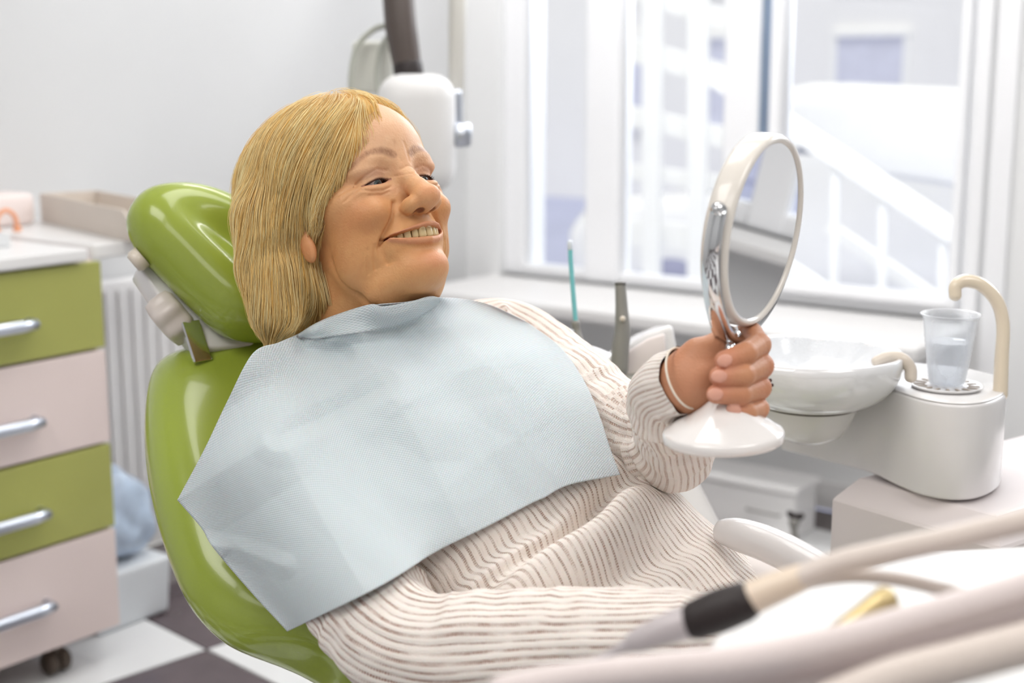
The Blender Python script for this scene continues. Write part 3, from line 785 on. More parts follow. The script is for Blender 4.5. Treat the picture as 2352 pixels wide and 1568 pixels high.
for cx_, cy_ in ((-2.36, 1.62), (-2.36, 1.05), (-2.75, 1.62), (-2.75, 1.05)):
    cs = mk('caster', cat_vf([xf(lathe([(0.001, -.012), (.018, -.012), (.024, -.006), (.024, .006), (.018, .012), (.001, .012)], 24), frame((0, 1, 0)), (cx_, cy_+s*.014, .025)) for s in (-1, 1)]+[bx(cx_-.008, cx_+.008, cy_-.008, cy_+.008, .02, .074, .002)]), mat('caster_rubber', sr(84, 72, 62), rough=0.4, var=0.1), cab)
# things on the worktop
tr = thing('plastic_tray', 'shallow clear plastic tray lying on the cabinet worktop', 'tray', (-2.55, 1.42, .862))
v = cat_vf([bx(-2.68, -2.42, 1.22, 1.62, .862, .866, .002), bx(-2.68, -2.675, 1.22, 1.62, .866, .89, .002), bx(-2.425, -2.42, 1.22, 1.62, .866, .89, .002), bx(-2.675, -2.425, 1.22, 1.225, .866, .89, .002), bx(-2.675, -2.425, 1.615, 1.62, .866, .89, .002)])
mk('tray_shell', v, mat('clear_tray_plastic', sr(222, 224, 226), rough=0.15, coat=0.5, var=0.02), tr, smooth=False)
cl = thing('orange_clamp', 'small orange looped clamp on the worktop at the left picture edge', 'clamp', P(15, 520, 2.95))
q0 = P(15, 520, 2.95); q0[2] = .865+.012
mk('clamp_loop', tube([q0+np.array(o) for o in ((0, -.025, 0), (0, -.02, .025), (0, 0, .038), (0, .02, .025), (0, .025, 0))], .005, 10, 20), mat('orange_plastic', sr(236, 168, 130), rough=.4, var=.05), cl)
for s in (-1, 1): mk('clamp_foot', box((.012, .016, .012), .003, 2, q0+np.array((0, s*.025, -.003))), MATS['orange_plastic'], cl)
# ledge and radiator on the left wall
ctr_ = thing('wall_counter', 'white wall-hung counter slab continuing behind the drawer cabinet above the radiator', 'counter', (-2.59, 1.92, .832))
mk('counter_slab', bx(X0+.001, -2.33, 1.742, 2.12, .832, .862, .005, 3), wht2, ctr_, smooth=False)
for y_ in (1.80, 2.05): mk('bracket', bx(X0+.001, -2.60, y_, y_+.02, .80, .832, .003), wht2, ctr_, smooth=False)
rad = thing('radiator', 'white ribbed panel radiator under the counter slab on the left wall', 'radiator', (-2.79, 2.3, .14))
mk('radiator_panel', bx(-2.84, -2.80, 1.86, 2.95, .16, .70, .006), wht2, rad, smooth=False)
for i in range(27): mk('radiator_rib', bx(-2.80, -2.793, 1.88+i*.0395, 1.88+i*.0395+.024, .18, .68, .006), wht2, rad, smooth=False)
for y_ in (1.95, 2.8): mk('radiator_foot', bx(-2.84, -2.81, y_, y_+.03, 0, .16), wht2, rad, smooth=False)
# cardboard-like box and white packs on the ledge / worktop
bb0 = np.array([-2.782, 1.945, .8625]); bb1 = np.array([-2.300, 1.812, .8625])
BX = thing('file_box', 'pale beige open box standing on the counter behind the drawer cabinet', 'box', (bb0+bb1)/2)
bxm = mat('beige_card', sr(214, 204, 194), rough=.6, var=.04)
bL = np.linalg.norm(bb1-bb0); bu = (bb1-bb0)/bL; bv = np.array([-bu[1], bu[0], 0])
Mb = np.stack([bu, bv, (0, 0, 1)], 1)
v, f = prism([(0, 0), (bL, 0), (bL, .040), (bL-.035, .062), (0, .064)], 0, .005, .001, 1); v = np.stack([v[:, 0], v[:, 2], v[:, 1]], 1)
mk('box_side', (v@Mb.T+bb0, f), bxm, BX, smooth=False)
mk('box_side', ((v+np.array([0, .13, 0]))@Mb.T+bb0, f), bxm, BX, smooth=False)
for nm_, q in (('box_end', bx(0, .005, .0055, .1295, 0, .064, .001)), ('box_end', bx(bL-.005, bL, .0055, .1295, 0, .040, .001)), ('box_bottom', bx(.0055, bL-.0055, .0055, .1295, 0, .004, .001))):
    mk(nm_, xf(q, Mb, bb0), bxm, BX, smooth=False)
pk = tag(mk('tissue_pack', box((.10, .15, .070), .012, 3, (-2.785, 1.825, .898)), mat('pinkish_wrap', sr(236, 222, 218), rough=.4, var=.03)), 'pinkish white pack on the counter at the left picture edge', 'pack')
# bin with a blue bag
bn = thing('waste_bin', 'low white waste bin beside the drawer cabinet', 'bin', (-2.55, 1.88, 0))
def bin_shell():
    v, f = bx(-2.66, -2.43, 1.775, 1.985, 0.0, .135, .012, 3)
    v = v.copy(); s_ = 1-0.07*(1-v[:, 2]/.135); c_ = np.array([-2.545, 1.88]); v[:, :2] = c_+(v[:, :2]-c_)*s_[:, None]; return v, f
mk('bin_body', bin_shell(), mat('bin_plastic', sr(214, 218, 222), rough=.4, var=.03), bn, smooth=False)
bag_m = mat('blue_film', sr(196, 214, 236), rough=.3, coat=.4, var=.25, vscale=14, bump=.6, bscale=18)
bg_ = tag(mk('plastic_bag', ball_vf((-2.545, 1.88, .24), 1.0, 24, None, (.108, .108, .112)), bag_m), 'crumpled pale blue plastic bag bulging out of the low white bin', 'bag')
me = bg_.data; co = np.empty(len(me.vertices)*3, np.float32); me.vertices.foreach_get('co', co); co = co.reshape(-1, 3)
nz = vnoise(co, 16, 3)*.026+vnoise(co, 40, 4)*.012; nr = co-np.array([0, 0, .115]); nr /= np.linalg.norm(nr, axis=1)[:, None]+1e-9
co = co+nr*nz[:, None]; me.vertices.foreach_set('co', co.astype(np.float32).ravel()); me.update()

# ------------------------------------------------------------------ x-ray arm behind the head
D = 2.75
xr = thing('xray_unit', 'white wall-mounted x-ray head with a dark tube and cable behind her head', 'x-ray machine', P(960, 440, D))
def cbox(px0, px1, py0, py1, d, dep, bev):
    """box facing the camera yaw-wise, upright"""
    a = P((px0+px1)/2, (py0+py1)/2, d); w = (px1-px0)/F*d; h = (py1-py0)/F*d
    M_ = np.stack([RGT, np.cross((0, 0, 1), RGT), (0, 0, 1)], 1)
    v, f = box((w, dep, h), bev, 4); return v@M_.T+a, f
mk('xray_head', cbox(872, 1045, 172, 440, D, .16, .045), wht2, xr)
mk('knob', xf(lathe([(.001, 0), (.022, 0), (.024, .006), (.022, .03), (.001, .033)], 24), frame(RGT), P(1045, 310, D)), satin, xr)
mk('black_tube', tube([P(914, -20, D), P(920, 60, D), P(938, 168, D)], [.031, .031, .027], 24), mat('dark_tube', sr(88, 78, 74), rough=.45, var=.12), xr, label='dark grey ribbed tube')
mk('tube_end', tube([P(936, 150, D), P(939, 176, D)], [.029, .029], 24), black_r, xr)
mk('support_arm', tube([P(1052, -60, D+.1), P(1050, 60, D+.1), P(1048, 215, D+.1)], [.018, .018, .016], 20), mat('warm_grey_metal', sr(206, 204, 198), rough=.35, var=.04), xr)
mk('bracket', cbox(1030, 1062, 205, 330, D+.1, .04, .01), satin, xr)
mk('control_box', cbox(812, 905, 95, 215, D+.12, .07, .012), mat('pale_grey_box', sr(222, 222, 214), rough=.4, var=.04), xr)
mk('cable', tube([P(905, 60, D+.06), P(862, 66, D+.06), P(820, 110, D+.05), P(806, 190, D+.04), P(820, 260, D+.04), P(860, 300, D+.03)], .006, 10, 40), mat('cable_grey', sr(176, 178, 168), rough=.5, var=.05), xr)
mk('cable', tube([P(925, 55, D+.07), P(880, 100, D+.07), P(866, 180, D+.06), P(880, 260, D+.05)], .005, 10, 30), MATS['cable_grey'], xr)
mk('wall_arm', tube([P(1050, -60, D+.1), P(1010, -90, D+.6), (X0+.03, 3.1, 1.62)], .02, 16, 12), wht2, xr)
mk('hook', xf(tube([(0, 0, 0), (0, 0, .03)], .004, 8), None, P(900, 14, D)), satin, xr)

# low white cabinet under the window and the pipes beside it
lc0 = hit(1822, 1245, (0, 0, 0), (0, 0, 1))
ycab = lc0[1]; xr0 = lc0[0]
lowc = thing('low_cabinet', 'low white cabinet on the floor under the window', 'cabinet', (xr0-.35, ycab+.07, 0))
ztop = PY(1815, 1118, ycab)[2]
mk('cabinet_body', bx(xr0-.75, xr0, ycab, ycab+.13, 0.0, ztop-.02, .006), wht2, lowc, smooth=False)
mk('cabinet_top', bx(xr0-.77, xr0+.01, ycab-.012, ycab+.14, ztop-.019, ztop, .005), wht2, lowc, smooth=False)
mk('cabinet_handle', tube([PY(1722, 1165, ycab)-[0, .01, 0], PY(1722, 1165, ycab)-[0, .02, 0], PY(1795, 1180, ycab)-[0, .02, 0], PY(1795, 1180, ycab)-[0, .01, 0]], .003, 8), grey_pl, lowc)
vp = thing('pipe_valve', 'small dark valve on a pipe beside the low white cabinet', 'valve', P(1830, 1250, 3.2))
pv = P(1832, 1275, 3.2); mk('pipe', tube([P(1822, 1200, 3.2), P(1826, 1240, 3.2), pv, pv*[1, 1, 0]+[0, 0, .012]], .008, 10), grey_pl, vp)
mk('valve_handle', tube([P(1812, 1178, 3.2), P(1828, 1188, 3.2), P(1842, 1184, 3.2)], [.007, .01, .007], 10, 8), black_r, vp)
mk('valve_body', ball_vf(P(1824, 1200, 3.2), .013, 12), grey_pl, vp)
# ------------------------------------------------------------------ the person: body, arms, clothes; torso frame u (to her left), v (towards the feet), h (out of the chest)
S0 = np.array([-0.134, -0.046, -1.50])
TL = np.array([.69, -.62, .36]); TL /= np.linalg.norm(TL)
TW = np.array([.70, .33, -.63]); TW -= TL*(TW@TL); TW /= np.linalg.norm(TW)
TN = -np.cross(TW, TL)
def T2w(u, v, h):
    u, v, h = np.broadcast_arrays(u, v, h)
    return cam2w(S0+u[..., None]*TW+v[..., None]*TL+h[..., None]*TN)
def w2T(p):
    q = ((np.asarray(p)-CAM)@W3)-S0
    return q@TW, q@TL, q@TN
SH_R, SH_L = T2w(-.172, .03, -.012), T2w(.172, .03, -.012)
EL_R, WR_R = P(948, 1498, 1.215), P(1800, 1478, 1.12)
EL_L, WR_L = P(1535, 1020, 1.38), P(1590, 868, 1.212)
MID_L = P(1385, 952, 1.50)
def front(v, u):
    Hh = np.interp(v, [-.08, -.02, .08, .18, .28, .38, .5], [.035, .06, .098, .116, .114, .118, .105])
    a = np.maximum(np.abs(u)-.045, 0)
    return Hh-np.where(a < .16, 2.6*a*a, 2.6*.16**2+.83*(a-.16))
def near_body(p):
    """rough distance (metres) to clothed body, world coordinates"""
    u, v, h = w2T(p)
    hf_ = front(v, u)-.012
    d = (h-hf_)*0.8
    d = np.maximum(d, np.abs(u)-.24); d = np.maximum(d, v-.5); d = np.maximum(d, -.03-v)
    arm = s_chain(p, [SH_R, EL_R, WR_R], [.060, .056, .045]); arm2 = s_chain(p, [SH_L, MID_L, EL_L], [.058, .050, .042])
    nk = s_cone(p, h2w(np.array([[0, -60, -22.]]))[0], h2w(np.array([[4, -200, -70.]]))[0], .058, .067)
    return smin(smin(d, np.minimum(arm, arm2), .03), nk, .03)
def body_sdf(p):
    q = np.stack(w2T(p), -1).astype(p.dtype)
    d = s_ell(q, (-.01, .13, -.01), (.135, .17, .070))
    d = smin(d, s_ell(q, (-.02, .33, -.005), (.13, .18, .075)), .03)
    d = smin(d, s_cone(q, (-.14, .03, -.012), (.14, .03, -.012), .042, .042), .03)
    for sh, chain, r in ((SH_R, [SH_R, EL_R, WR_R], [.046, .040, .027]), (SH_L, [SH_L, MID_L, EL_L, P(1515, 905, 1.27)], [.042, .036, .026, .016])):
        d = smin(d, s_chain(p, chain, r, .01), .03)
    d = smin(d, s_cone(p, h2w(np.array([[2, -110, -38.]]))[0], T2w(0, .02, -.01), .052, .060), .02)
    return d
# left hand, curled round the mirror stem (world metres)
def hp(*a): return [P(x, y, d) for x, y, d in a]
STEM_A, STEM_B = P(1690, 745, 1.192), P(1660, 938, 1.188)
FING = [hp((1668, 792, 1.262), (1722, 768, 1.236), (1742, 792, 1.205), (1712, 812, 1.178), (1664, 828, 1.168)),
        hp((1672, 838, 1.264), (1730, 822, 1.238), (1748, 840, 1.205), (1706, 862, 1.174), (1652, 864, 1.166)),
        hp((1670, 878, 1.262), (1726, 872, 1.238), (1744, 890, 1.205), (1700, 906, 1.176), (1644, 905, 1.168)),
        hp((1668, 912, 1.256), (1724, 918, 1.234), (1742, 938, 1.206), (1716, 948, 1.184), (1686, 941, 1.178))]
FR = [[.0115, .0112, .0104, .0095, .0083], [.0118, .0114, .0106, .0096, .0083], [.0112, .0108, .0100, .0090, .0078], [.0102, .0096, .0088, .0080, .0070]]
THB = hp((1590, 862, 1.212), (1606, 814, 1.205), (1640, 797, 1.207), (1670, 772, 1.212))
THR = [.019, .0140, .0110, .0092]
def hand_sdf(p):
    d = s_cone(p, WR_L, P(1625, 870, 1.225), .024, .024)
    for f_, r in zip(FING, FR): d = smin(d, s_cone(p, P(1606, 872, 1.22), f_[0], .017, .0135), .012)
    d = smin(d, s_chain(p, THB[:2], THR[:2]), .010)
    d = smin(d, s_cone(p, P(1585, 905, 1.212), P(1640, 915, 1.235), .017, .014), .012)
    d = smin(d, s_cone(p, P(1540, 884, 1.226), WR_L, .019, .0235), .012)
    d = smin(d, s_chain(p, THB[1:], THR[1:], .004), .004)
    fg = None
    for f_, r in zip(FING, FR):
        e = s_chain(p, f_, r, .0025); fg = e if fg is None else smin(fg, e, .0012)
    d = smin(d, fg, .0035)
    # nails
    for f_, r in zip(FING, FR):
        t = f_[4]+(f_[4]-f_[3])/np.linalg.norm(f_[4]-f_[3])*.001; n = (CAM-t); n /= np.linalg.norm(n)
        ax = f_[4]-f_[3]; ax /= np.linalg.norm(ax); n -= ax*(n@ax)*.5; n /= np.linalg.norm(n)
        M_ = frame(n, ax)
        d = np.minimum(d, s_ell(p, t+n*(r[4]-.0012)+ax*.0015, (.0066, .0054, .0020), M_))
    return d
def rhand_sdf(p):
    ax = WR_R-EL_R; ax /= np.linalg.norm(ax); dn = np.array([0, 0, -1.0])-ax*(-ax[2]); dn /= np.linalg.norm(dn); sd = np.cross(dn, ax)
    def L3(a, b, c): return WR_R+ax*a+sd*b+dn*c
    d = s_cone(p, WR_R-ax*.06, WR_R+ax*.01, .026, .025)
    for b_, ln, r in ((-.030, .078, .0085), (-.010, .088, .0090), (.010, .092, .0092), (.030, .084, .0088)):
        k0 = L3(.085, b_, .004); d = smin(d, s_cone(p, L3(.012, b_*.5, 0), k0, .016, .0125), .012)
        d = smin(d, s_chain(p, [k0, L3(.085+ln*.5, b_*1.1, .010), L3(.085+ln*.78, b_*1.1, .024), L3(.085+ln*.98, b_*1.1, .038)], [r*1.15, r*1.05, r, r*.85], .002), .003)
    d = smin(d, s_chain(p, [L3(.015, .022, .006), L3(.05, .045, .016), L3(.08, .056, .022), L3(.105, .058, .028)], [.016, .0125, .0105, .009], .004), .006)
    return d
def body_mesh():
    parts = [(h2w(hv), hf, HEADC)]
    bp = [T2w(u, v, h) for u in (-.22, .22) for v in (-.1, .55) for h in (-.14, .16)]+[EL_R, WR_R, EL_L, WR_L]
    bp = np.array(bp); v, f = surface(body_sdf, bp.min(0)-.06, bp.max(0)+.06, .006)
    parts.append((v, f, np.tile(np.array(sr(214, 165, 128)[:3]), (len(v), 1))))
    hpnts = np.array([q for f_ in FING for q in f_]+THB+[WR_L])
    v, f = surface(hand_sdf, hpnts.min(0)-.035, hpnts.max(0)+.035, .0011)
    c = np.tile(np.array(sr(196, 138, 104)[:3]), (len(v), 1))
    n = vnoise(v, 60, 2); c = c*(1+.08*n[:, None]*np.array([.3, 1, 1]))
    for f_, r in zip(FING, FR):
        for q, s_, cc, w_ in ((f_[4], .010, (214, 140, 116), .7), (f_[2], .010, (204, 138, 110), .5)):
            w = (w_*np.exp(-((v-q)**2).sum(1)/s_**2))[:, None]; c = c*(1-w)+np.array(sr(*cc)[:3])*w
        t = f_[4]; n_ = (CAM-t)/np.linalg.norm(CAM-t); ax = f_[4]-f_[3]; ax /= np.linalg.norm(ax); n_ -= ax*(n_@ax)*.5; n_ /= np.linalg.norm(n_)
        M_ = frame(n_, ax); w = (s_ell(v, t+n_*(r[4]-.0012)+ax*.0025, (.0068, .0056, .0032), M_) < .0003)[:, None]*.75
        c = c*(1-w)+np.array(sr(226, 172, 154)[:3])*w
    w = (.5*np.exp(-((v-P(1600, 870, 1.2))**2).sum(1)/.02**2))[:, None]; c = c*(1-w)+np.array(sr(222, 170, 140)[:3])*w
    parts.append((v, f, c))
    v, f = surface(rhand_sdf, WR_R-.22, WR_R+.22, .003); parts.append((v, f, np.tile(np.array(sr(214, 165, 128)[:3]), (len(v), 1))))
    V = np.vstack([q[0] for q in parts]); o = 0; Fs = []
    for q in parts: Fs.append(q[1]+o); o += len(q[0])
    return mk('body', (V, np.vstack(Fs)), skin, woman, vcol=np.vstack([q[2] for q in parts]))
body_mesh()
person_eye(-1); person_eye(1); teeth(); make_hair()
# ring with a small dark flower on the ring finger
ring = mk('ring', xf(lathe([(.0106, -.0012), (.0116, -.0012), (.0116, .0012), (.0106, .0012)], 32, True), frame(FING[2][2]-FING[2][1]), FING[2][1]*.45+FING[2][2]*.55), mat('ring_gold', sr(190, 150, 110), rough=.2, metal=1, var=.05), woman, label='ring with a small dark flower')
rc = P(1767, 884, 1.218)
mk('ring_flower', cat_vf([ball_vf(rc+RGT*.0035*math.cos(a)*.6+UPV*.0042*math.sin(a), .0018, 8) for a in (0, 1.25, 2.5, 3.75, 5.0)]+[ball_vf(rc, .002, 8)]), mat('garnet', sr(70, 30, 30), rough=.15, var=.1), ring)

# knitted openwork cloth: rows of ladder-like gaps between ribs; UV in metres (x along the ribs, y across)
def knit(name, base, gap, rows=145.0, strength=1.0):
    M = bpy.data.materials.new(name); M.use_nodes = True; nt = M.node_tree; N = nt.nodes; b = N['Principled BSDF']; L_ = nt.links.new
    b.inputs['Roughness'].default_value = .85; b.inputs['Specular IOR Level'].default_value = .15
    b.inputs['Subsurface Weight'].default_value = .1; b.inputs['Subsurface Scale'].default_value = .004
    uv = N.new('ShaderNodeUVMap'); sp = N.new('ShaderNodeSeparateXYZ'); L_(uv.outputs[0], sp.inputs[0])
    def mth(op, a, b_=None, c=None):
        n = N.new('ShaderNodeMath'); n.operation = op
        for i, x in enumerate((a, b_, c)):
            if x is None: continue
            if isinstance(x, (int, float)): n.inputs[i].default_value = x
            else: L_(x, n.inputs[i])
        return n.outputs[0]
    def noise(scale, det=2, sx=1.0):
        mp = N.new('ShaderNodeMapping'); mp.inputs['Scale'].default_value = (sx, 1, 1); L_(uv.outputs[0], mp.inputs[0])
        n = N.new('ShaderNodeTexNoise'); n.inputs['Scale'].default_value = scale; n.inputs['Detail'].default_value = det; L_(mp.outputs[0], n.inputs['Vector']); return n.outputs[0]
    n1 = noise(28, 2, .5)
    t = mth('ADD', mth('MULTIPLY', sp.outputs[1], rows), mth('MULTIPLY', n1, .9))
    fr = mth('FRACT', t)
    tri = mth('ABSOLUTE', mth('SUBTRACT', fr, .5))                      # 0 at the gap centre
    row = N.new('ShaderNodeTexWhiteNoise'); row.noise_dimensions = '1D'; L_(mth('FLOOR', t), row.inputs['W'])
    wdt = mth('ADD', .07, mth('MULTIPLY', row.outputs[0], .12))
    mr = N.new('ShaderNodeMapRange'); mr.interpolation_type = 'SMOOTHSTEP'; L_(tri, mr.inputs[0]); mr.inputs[3].default_value = 1; mr.inputs[4].default_value = 0
    L_(wdt, mr.inputs[1]); L_(mth('ADD', wdt, .07), mr.inputs[2])
    n2 = noise(900, 1, 1.0); n3 = noise(75, 3, .6)
    thr = N.new('ShaderNodeMapRange'); L_(mth('ADD', mth('SINE', mth('MULTIPLY', sp.outputs[0], 3600)), mth('MULTIPLY', mth('SUBTRACT', n2, .5), 5)), thr.inputs[0])
    thr.inputs[1].default_value = -.6; thr.inputs[2].default_value = .9; thr.inputs[3].default_value = .25; thr.inputs[4].default_value = 1
    ga = N.new('ShaderNodeMapRange'); L_(n3, ga.inputs[0]); ga.inputs[1].default_value = .34; ga.inputs[2].default_value = .6; ga.inputs[3].default_value = .15; ga.inputs[4].default_value = 1
    gapf = mth('MULTIPLY', mth('MULTIPLY', mr.outputs[0], thr.outputs[0]), mth('MULTIPLY', ga.outputs[0], strength))
    mix = N.new('ShaderNodeMix'); mix.data_type = 'RGBA'; L_(gapf, mix.inputs[0]); mix.inputs[7].default_value = gap
    bn_ = noise(40, 3); m2 = N.new('ShaderNodeMix'); m2.data_type = 'RGBA'; L_(bn_, m2.inputs[0])
    m2.inputs[6].default_value = base; m2.inputs[7].default_value = tuple(x*k for x, k in zip(base[:3], (.95, .91, .89)))+(1,)
    L_(m2.outputs[2], mix.inputs[6]); L_(mix.outputs[2], b.inputs['Base Color'])
    hgt = mth('SUBTRACT', mth('ADD', mth('MULTIPLY', tri, .5), mth('MULTIPLY', noise(700, 2), .35)), mth('MULTIPLY', gapf, .6))
    bp = N.new('ShaderNodeBump'); bp.inputs['Strength'].default_value = .8; bp.inputs['Distance'].default_value = .0022; L_(hgt, bp.inputs['Height']); L_(bp.outputs[0], b.inputs['Normal'])
    return M
knit_m = knit('openwork_knit', sr(240, 234, 228), sr(160, 112, 90))
knit_f = knit('openwork_knit_sheer', sr(242, 236, 230), sr(186, 146, 124), strength=.8)
knit_t = knit('openwork_knit_body', sr(240, 234, 228), sr(178, 150, 134), rows=128.0)
def sleeve(pts, rads, nu, nv, wr, twist=0.0, mat_=None, seed=1, squash=1.0, name='sleeve', up=None, gath=0.0):
    q = spline(np.column_stack([np.array(pts), rads]), nu); p, r = q[:, :3], q[:, 3]
    t, n, b = frames_along(p, up); a = np.linspace(0, 2*math.pi, nv+1)
    s = np.concatenate([[0], np.cumsum(np.linalg.norm(np.diff(p, axis=0), axis=1))])
    A, S = np.meshgrid(a, s); A2 = A+twist*S
    sm = np.stack([np.cos(A), np.sin(A), S*6], -1).reshape(-1, 3)
    ring_ = vnoise(np.stack([np.cos(A)*.6, np.sin(A)*.6, S*55], -1).reshape(-1, 3), 1.0, seed).reshape(A.shape)
    lon = vnoise(np.stack([np.cos(A)*3.2, np.sin(A)*3.2, S*9], -1).reshape(-1, 3), 1.0, seed+5).reshape(A.shape)
    big = vnoise(np.stack([np.cos(A)*1.2, np.sin(A)*1.2, S*22], -1).reshape(-1, 3), 1.0, seed+9).reshape(A.shape)
    R_ = r[:, None]*(1+.07*lon+.06*big)+wr*(1-np.abs(ring_)*2)*(.5+.5*big)
    V = p[:, None]+R_[..., None]*(np.cos(A2)[..., None]*n[:, None]+squash*np.sin(A2)[..., None]*b[:, None])
    uv = np.stack([S, A*np.mean(r)*1.02], -1).reshape(-1, 2)
    v, f = grid(V)
    return v, f, uv
bl = bpy.data.objects.new('blouse', None); COL.objects.link(bl); bl.location = T2w(0, .3, 0)-np.array(woman.location); bl.parent = woman
v, f, uv = sleeve([T2w(-.13, .0, -.01), SH_R, SH_R*.5+EL_R*.5, EL_R+np.array([0, 0, .004]), EL_R*.6+WR_R*.4, EL_R*.3+WR_R*.7, WR_R], [.052, .054, .0515, .052, .050, .046, .034], 260, 150, .0035, seed=3)
mk('sleeve', (v, f), knit_m, bl, uv=uv, label='near sleeve, her right arm')
v, f, uv = sleeve([T2w(.12, .0, -.01), SH_L, MID_L, P(1475, 1002, 1.44), P(1552, 1022, 1.375), P(1548, 960, 1.31), P(1520, 900, 1.248), P(1572, 873, 1.212)], [.052, .054, .050, .046, .042, .036, .030, .0262], 280, 150, .0065, seed=11)
mk('sleeve', (v, f), knit_f, bl, uv=uv, label='far sleeve, her left arm, with deep wrinkles')
# cuff
endr = v[-151:-1]
cd_ = P(1576, 870, 1.211)-P(1535, 885, 1.222); M_ = frame(cd_)
mk('cuff', xf(lathe([(.0268+.0010*math.cos(q_), .0010*math.sin(q_)) for q_ in np.linspace(0, 2*math.pi, 9)[:-1]], 64, True), M_, P(1573, 868, 1.203)), mat('cuff_cream', sr(240, 230, 214), rough=.8, bump=.3, bscale=300, var=.04), bl)
# torso of the blouse: closed tube in u/h around the spine
def px2uv(px, py, hh=.13):
    """torso coordinates under a pixel, at chest height hh"""
    q = hit(px, py, T2w(0, 0, hh), TN@W3.T)
    return w2T(q)[:2]
FOLDS = []
for (a, b_, amp, wd) in (((1055, 1392), (1440, 1112), .022, .012), ((1010, 1330), (1235, 1180), .010, .010), ((1300, 1420), (1600, 1215), .005, .012)):
    FOLDS.append((px2uv(*a), px2uv(*b_), amp, wd))
def torso():
    nu, nv = 240, 260
    v = np.linspace(-.045, .50, nv)[:, None]; a = np.linspace(0, 2*math.pi, nu+1)[None]
    hw = np.interp(v, [-.045, 0, .06, .2, .33, .42, .5], [.09, .145, .165, .158, .150, .150, .145])
    ft = np.interp(v, [-.05, -.02, .08, .18, .28, .38, .5], [.04, .05, .085, .102, .100, .102, .095]); bk = np.interp(v, [-.045, .1, .5], [.05, .095, .095])
    c, s = np.cos(a), np.sin(a)
    ex = .78
    u = hw*np.sign(c)*np.abs(c)**ex; h = np.where(s > 0, ft, bk)*np.sign(s)*np.abs(s)**.86
    u, v2, h = np.broadcast_arrays(u, v, h); h = h.copy(); v2 = v2.copy(); u = u-.02*ramp(v2, .05, .2)
    fr_ = np.clip(s, 0, 1)**.5+0*v
    for (pa, pb, amp, wd) in FOLDS:
        pa = np.array(pa); pb = np.array(pb); dr = (pb-pa)/np.linalg.norm(pb-pa); nr_ = np.array([-dr[1], dr[0]])
        if nr_[1] < 0: nr_ = -nr_
        al = ((u-pa[0])*dr[0]+(v2-pa[1])*dr[1]); ac = (u-pa[0])*nr_[0]+(v2-pa[1])*nr_[1]
        ac = ac+.006*np.sin(al*30)
        w = ramp(al, -.06, .0)*ramp(-al, -(np.linalg.norm(pb-pa)+.08), -(np.linalg.norm(pb-pa)-.02))
        h += fr_*w*amp*(1.3*np.exp(-((ac-.022)/.022)**2)-1.1*np.exp(-((ac+.008)/wd)**2))
        v2 -= fr_*w*.012*np.exp(-((ac-.018)/.016)**2)*(amp/.022)
    nz = vnoise(np.stack([u*14, v2*34, h*8], -1).reshape(-1, 3), 1.0, 21).reshape(u.shape)
    n4 = vnoise(np.stack([u*40, v2*10, h*8], -1).reshape(-1, 3), 1.0, 22).reshape(u.shape)
    h += fr_*(.0035*nz+.0012*n4)
    # slope down onto the near arm
    V = T2w(u, v2, h)
    arc = np.concatenate([[0], np.cumsum(np.hypot(np.diff(u[130]), np.diff(h[130])))])
    uv = np.stack([v2, np.broadcast_to(arc[None], u.shape)], -1).reshape(-1, 2)
    vv, f = grid(V)
    mk('blouse_torso', (vv, f), knit_t, bl, uv=uv)
torso()
# light trousers, mostly out of sight
def trousers():
    a = T2w(-.08, .46, .01); b_ = T2w(.08, .46, .01); fwd = cam2w(np.array([.66, -.30, .12]))-cam2w(np.zeros(3)); fwd[2] = 0; fwd /= np.linalg.norm(fwd)
    pr = []
    for q in (a, b_):
        k1 = q+fwd*.40+np.array([0, 0, .02]); k2 = k1+fwd*.10+np.array([0, 0, -.30])
        pr.append(tube([q-fwd*.05, q+fwd*.15, k1, k1+fwd*.06-np.array([0, 0, .05]), k2], [.088, .085, .062, .058, .048], 28, 50))
    v, f = cat_vf(pr); mk('trousers', (v, f), mat('pale_trousers', sr(222, 214, 210), rough=.85, var=.05, bump=.3, bscale=60), woman)
trousers()

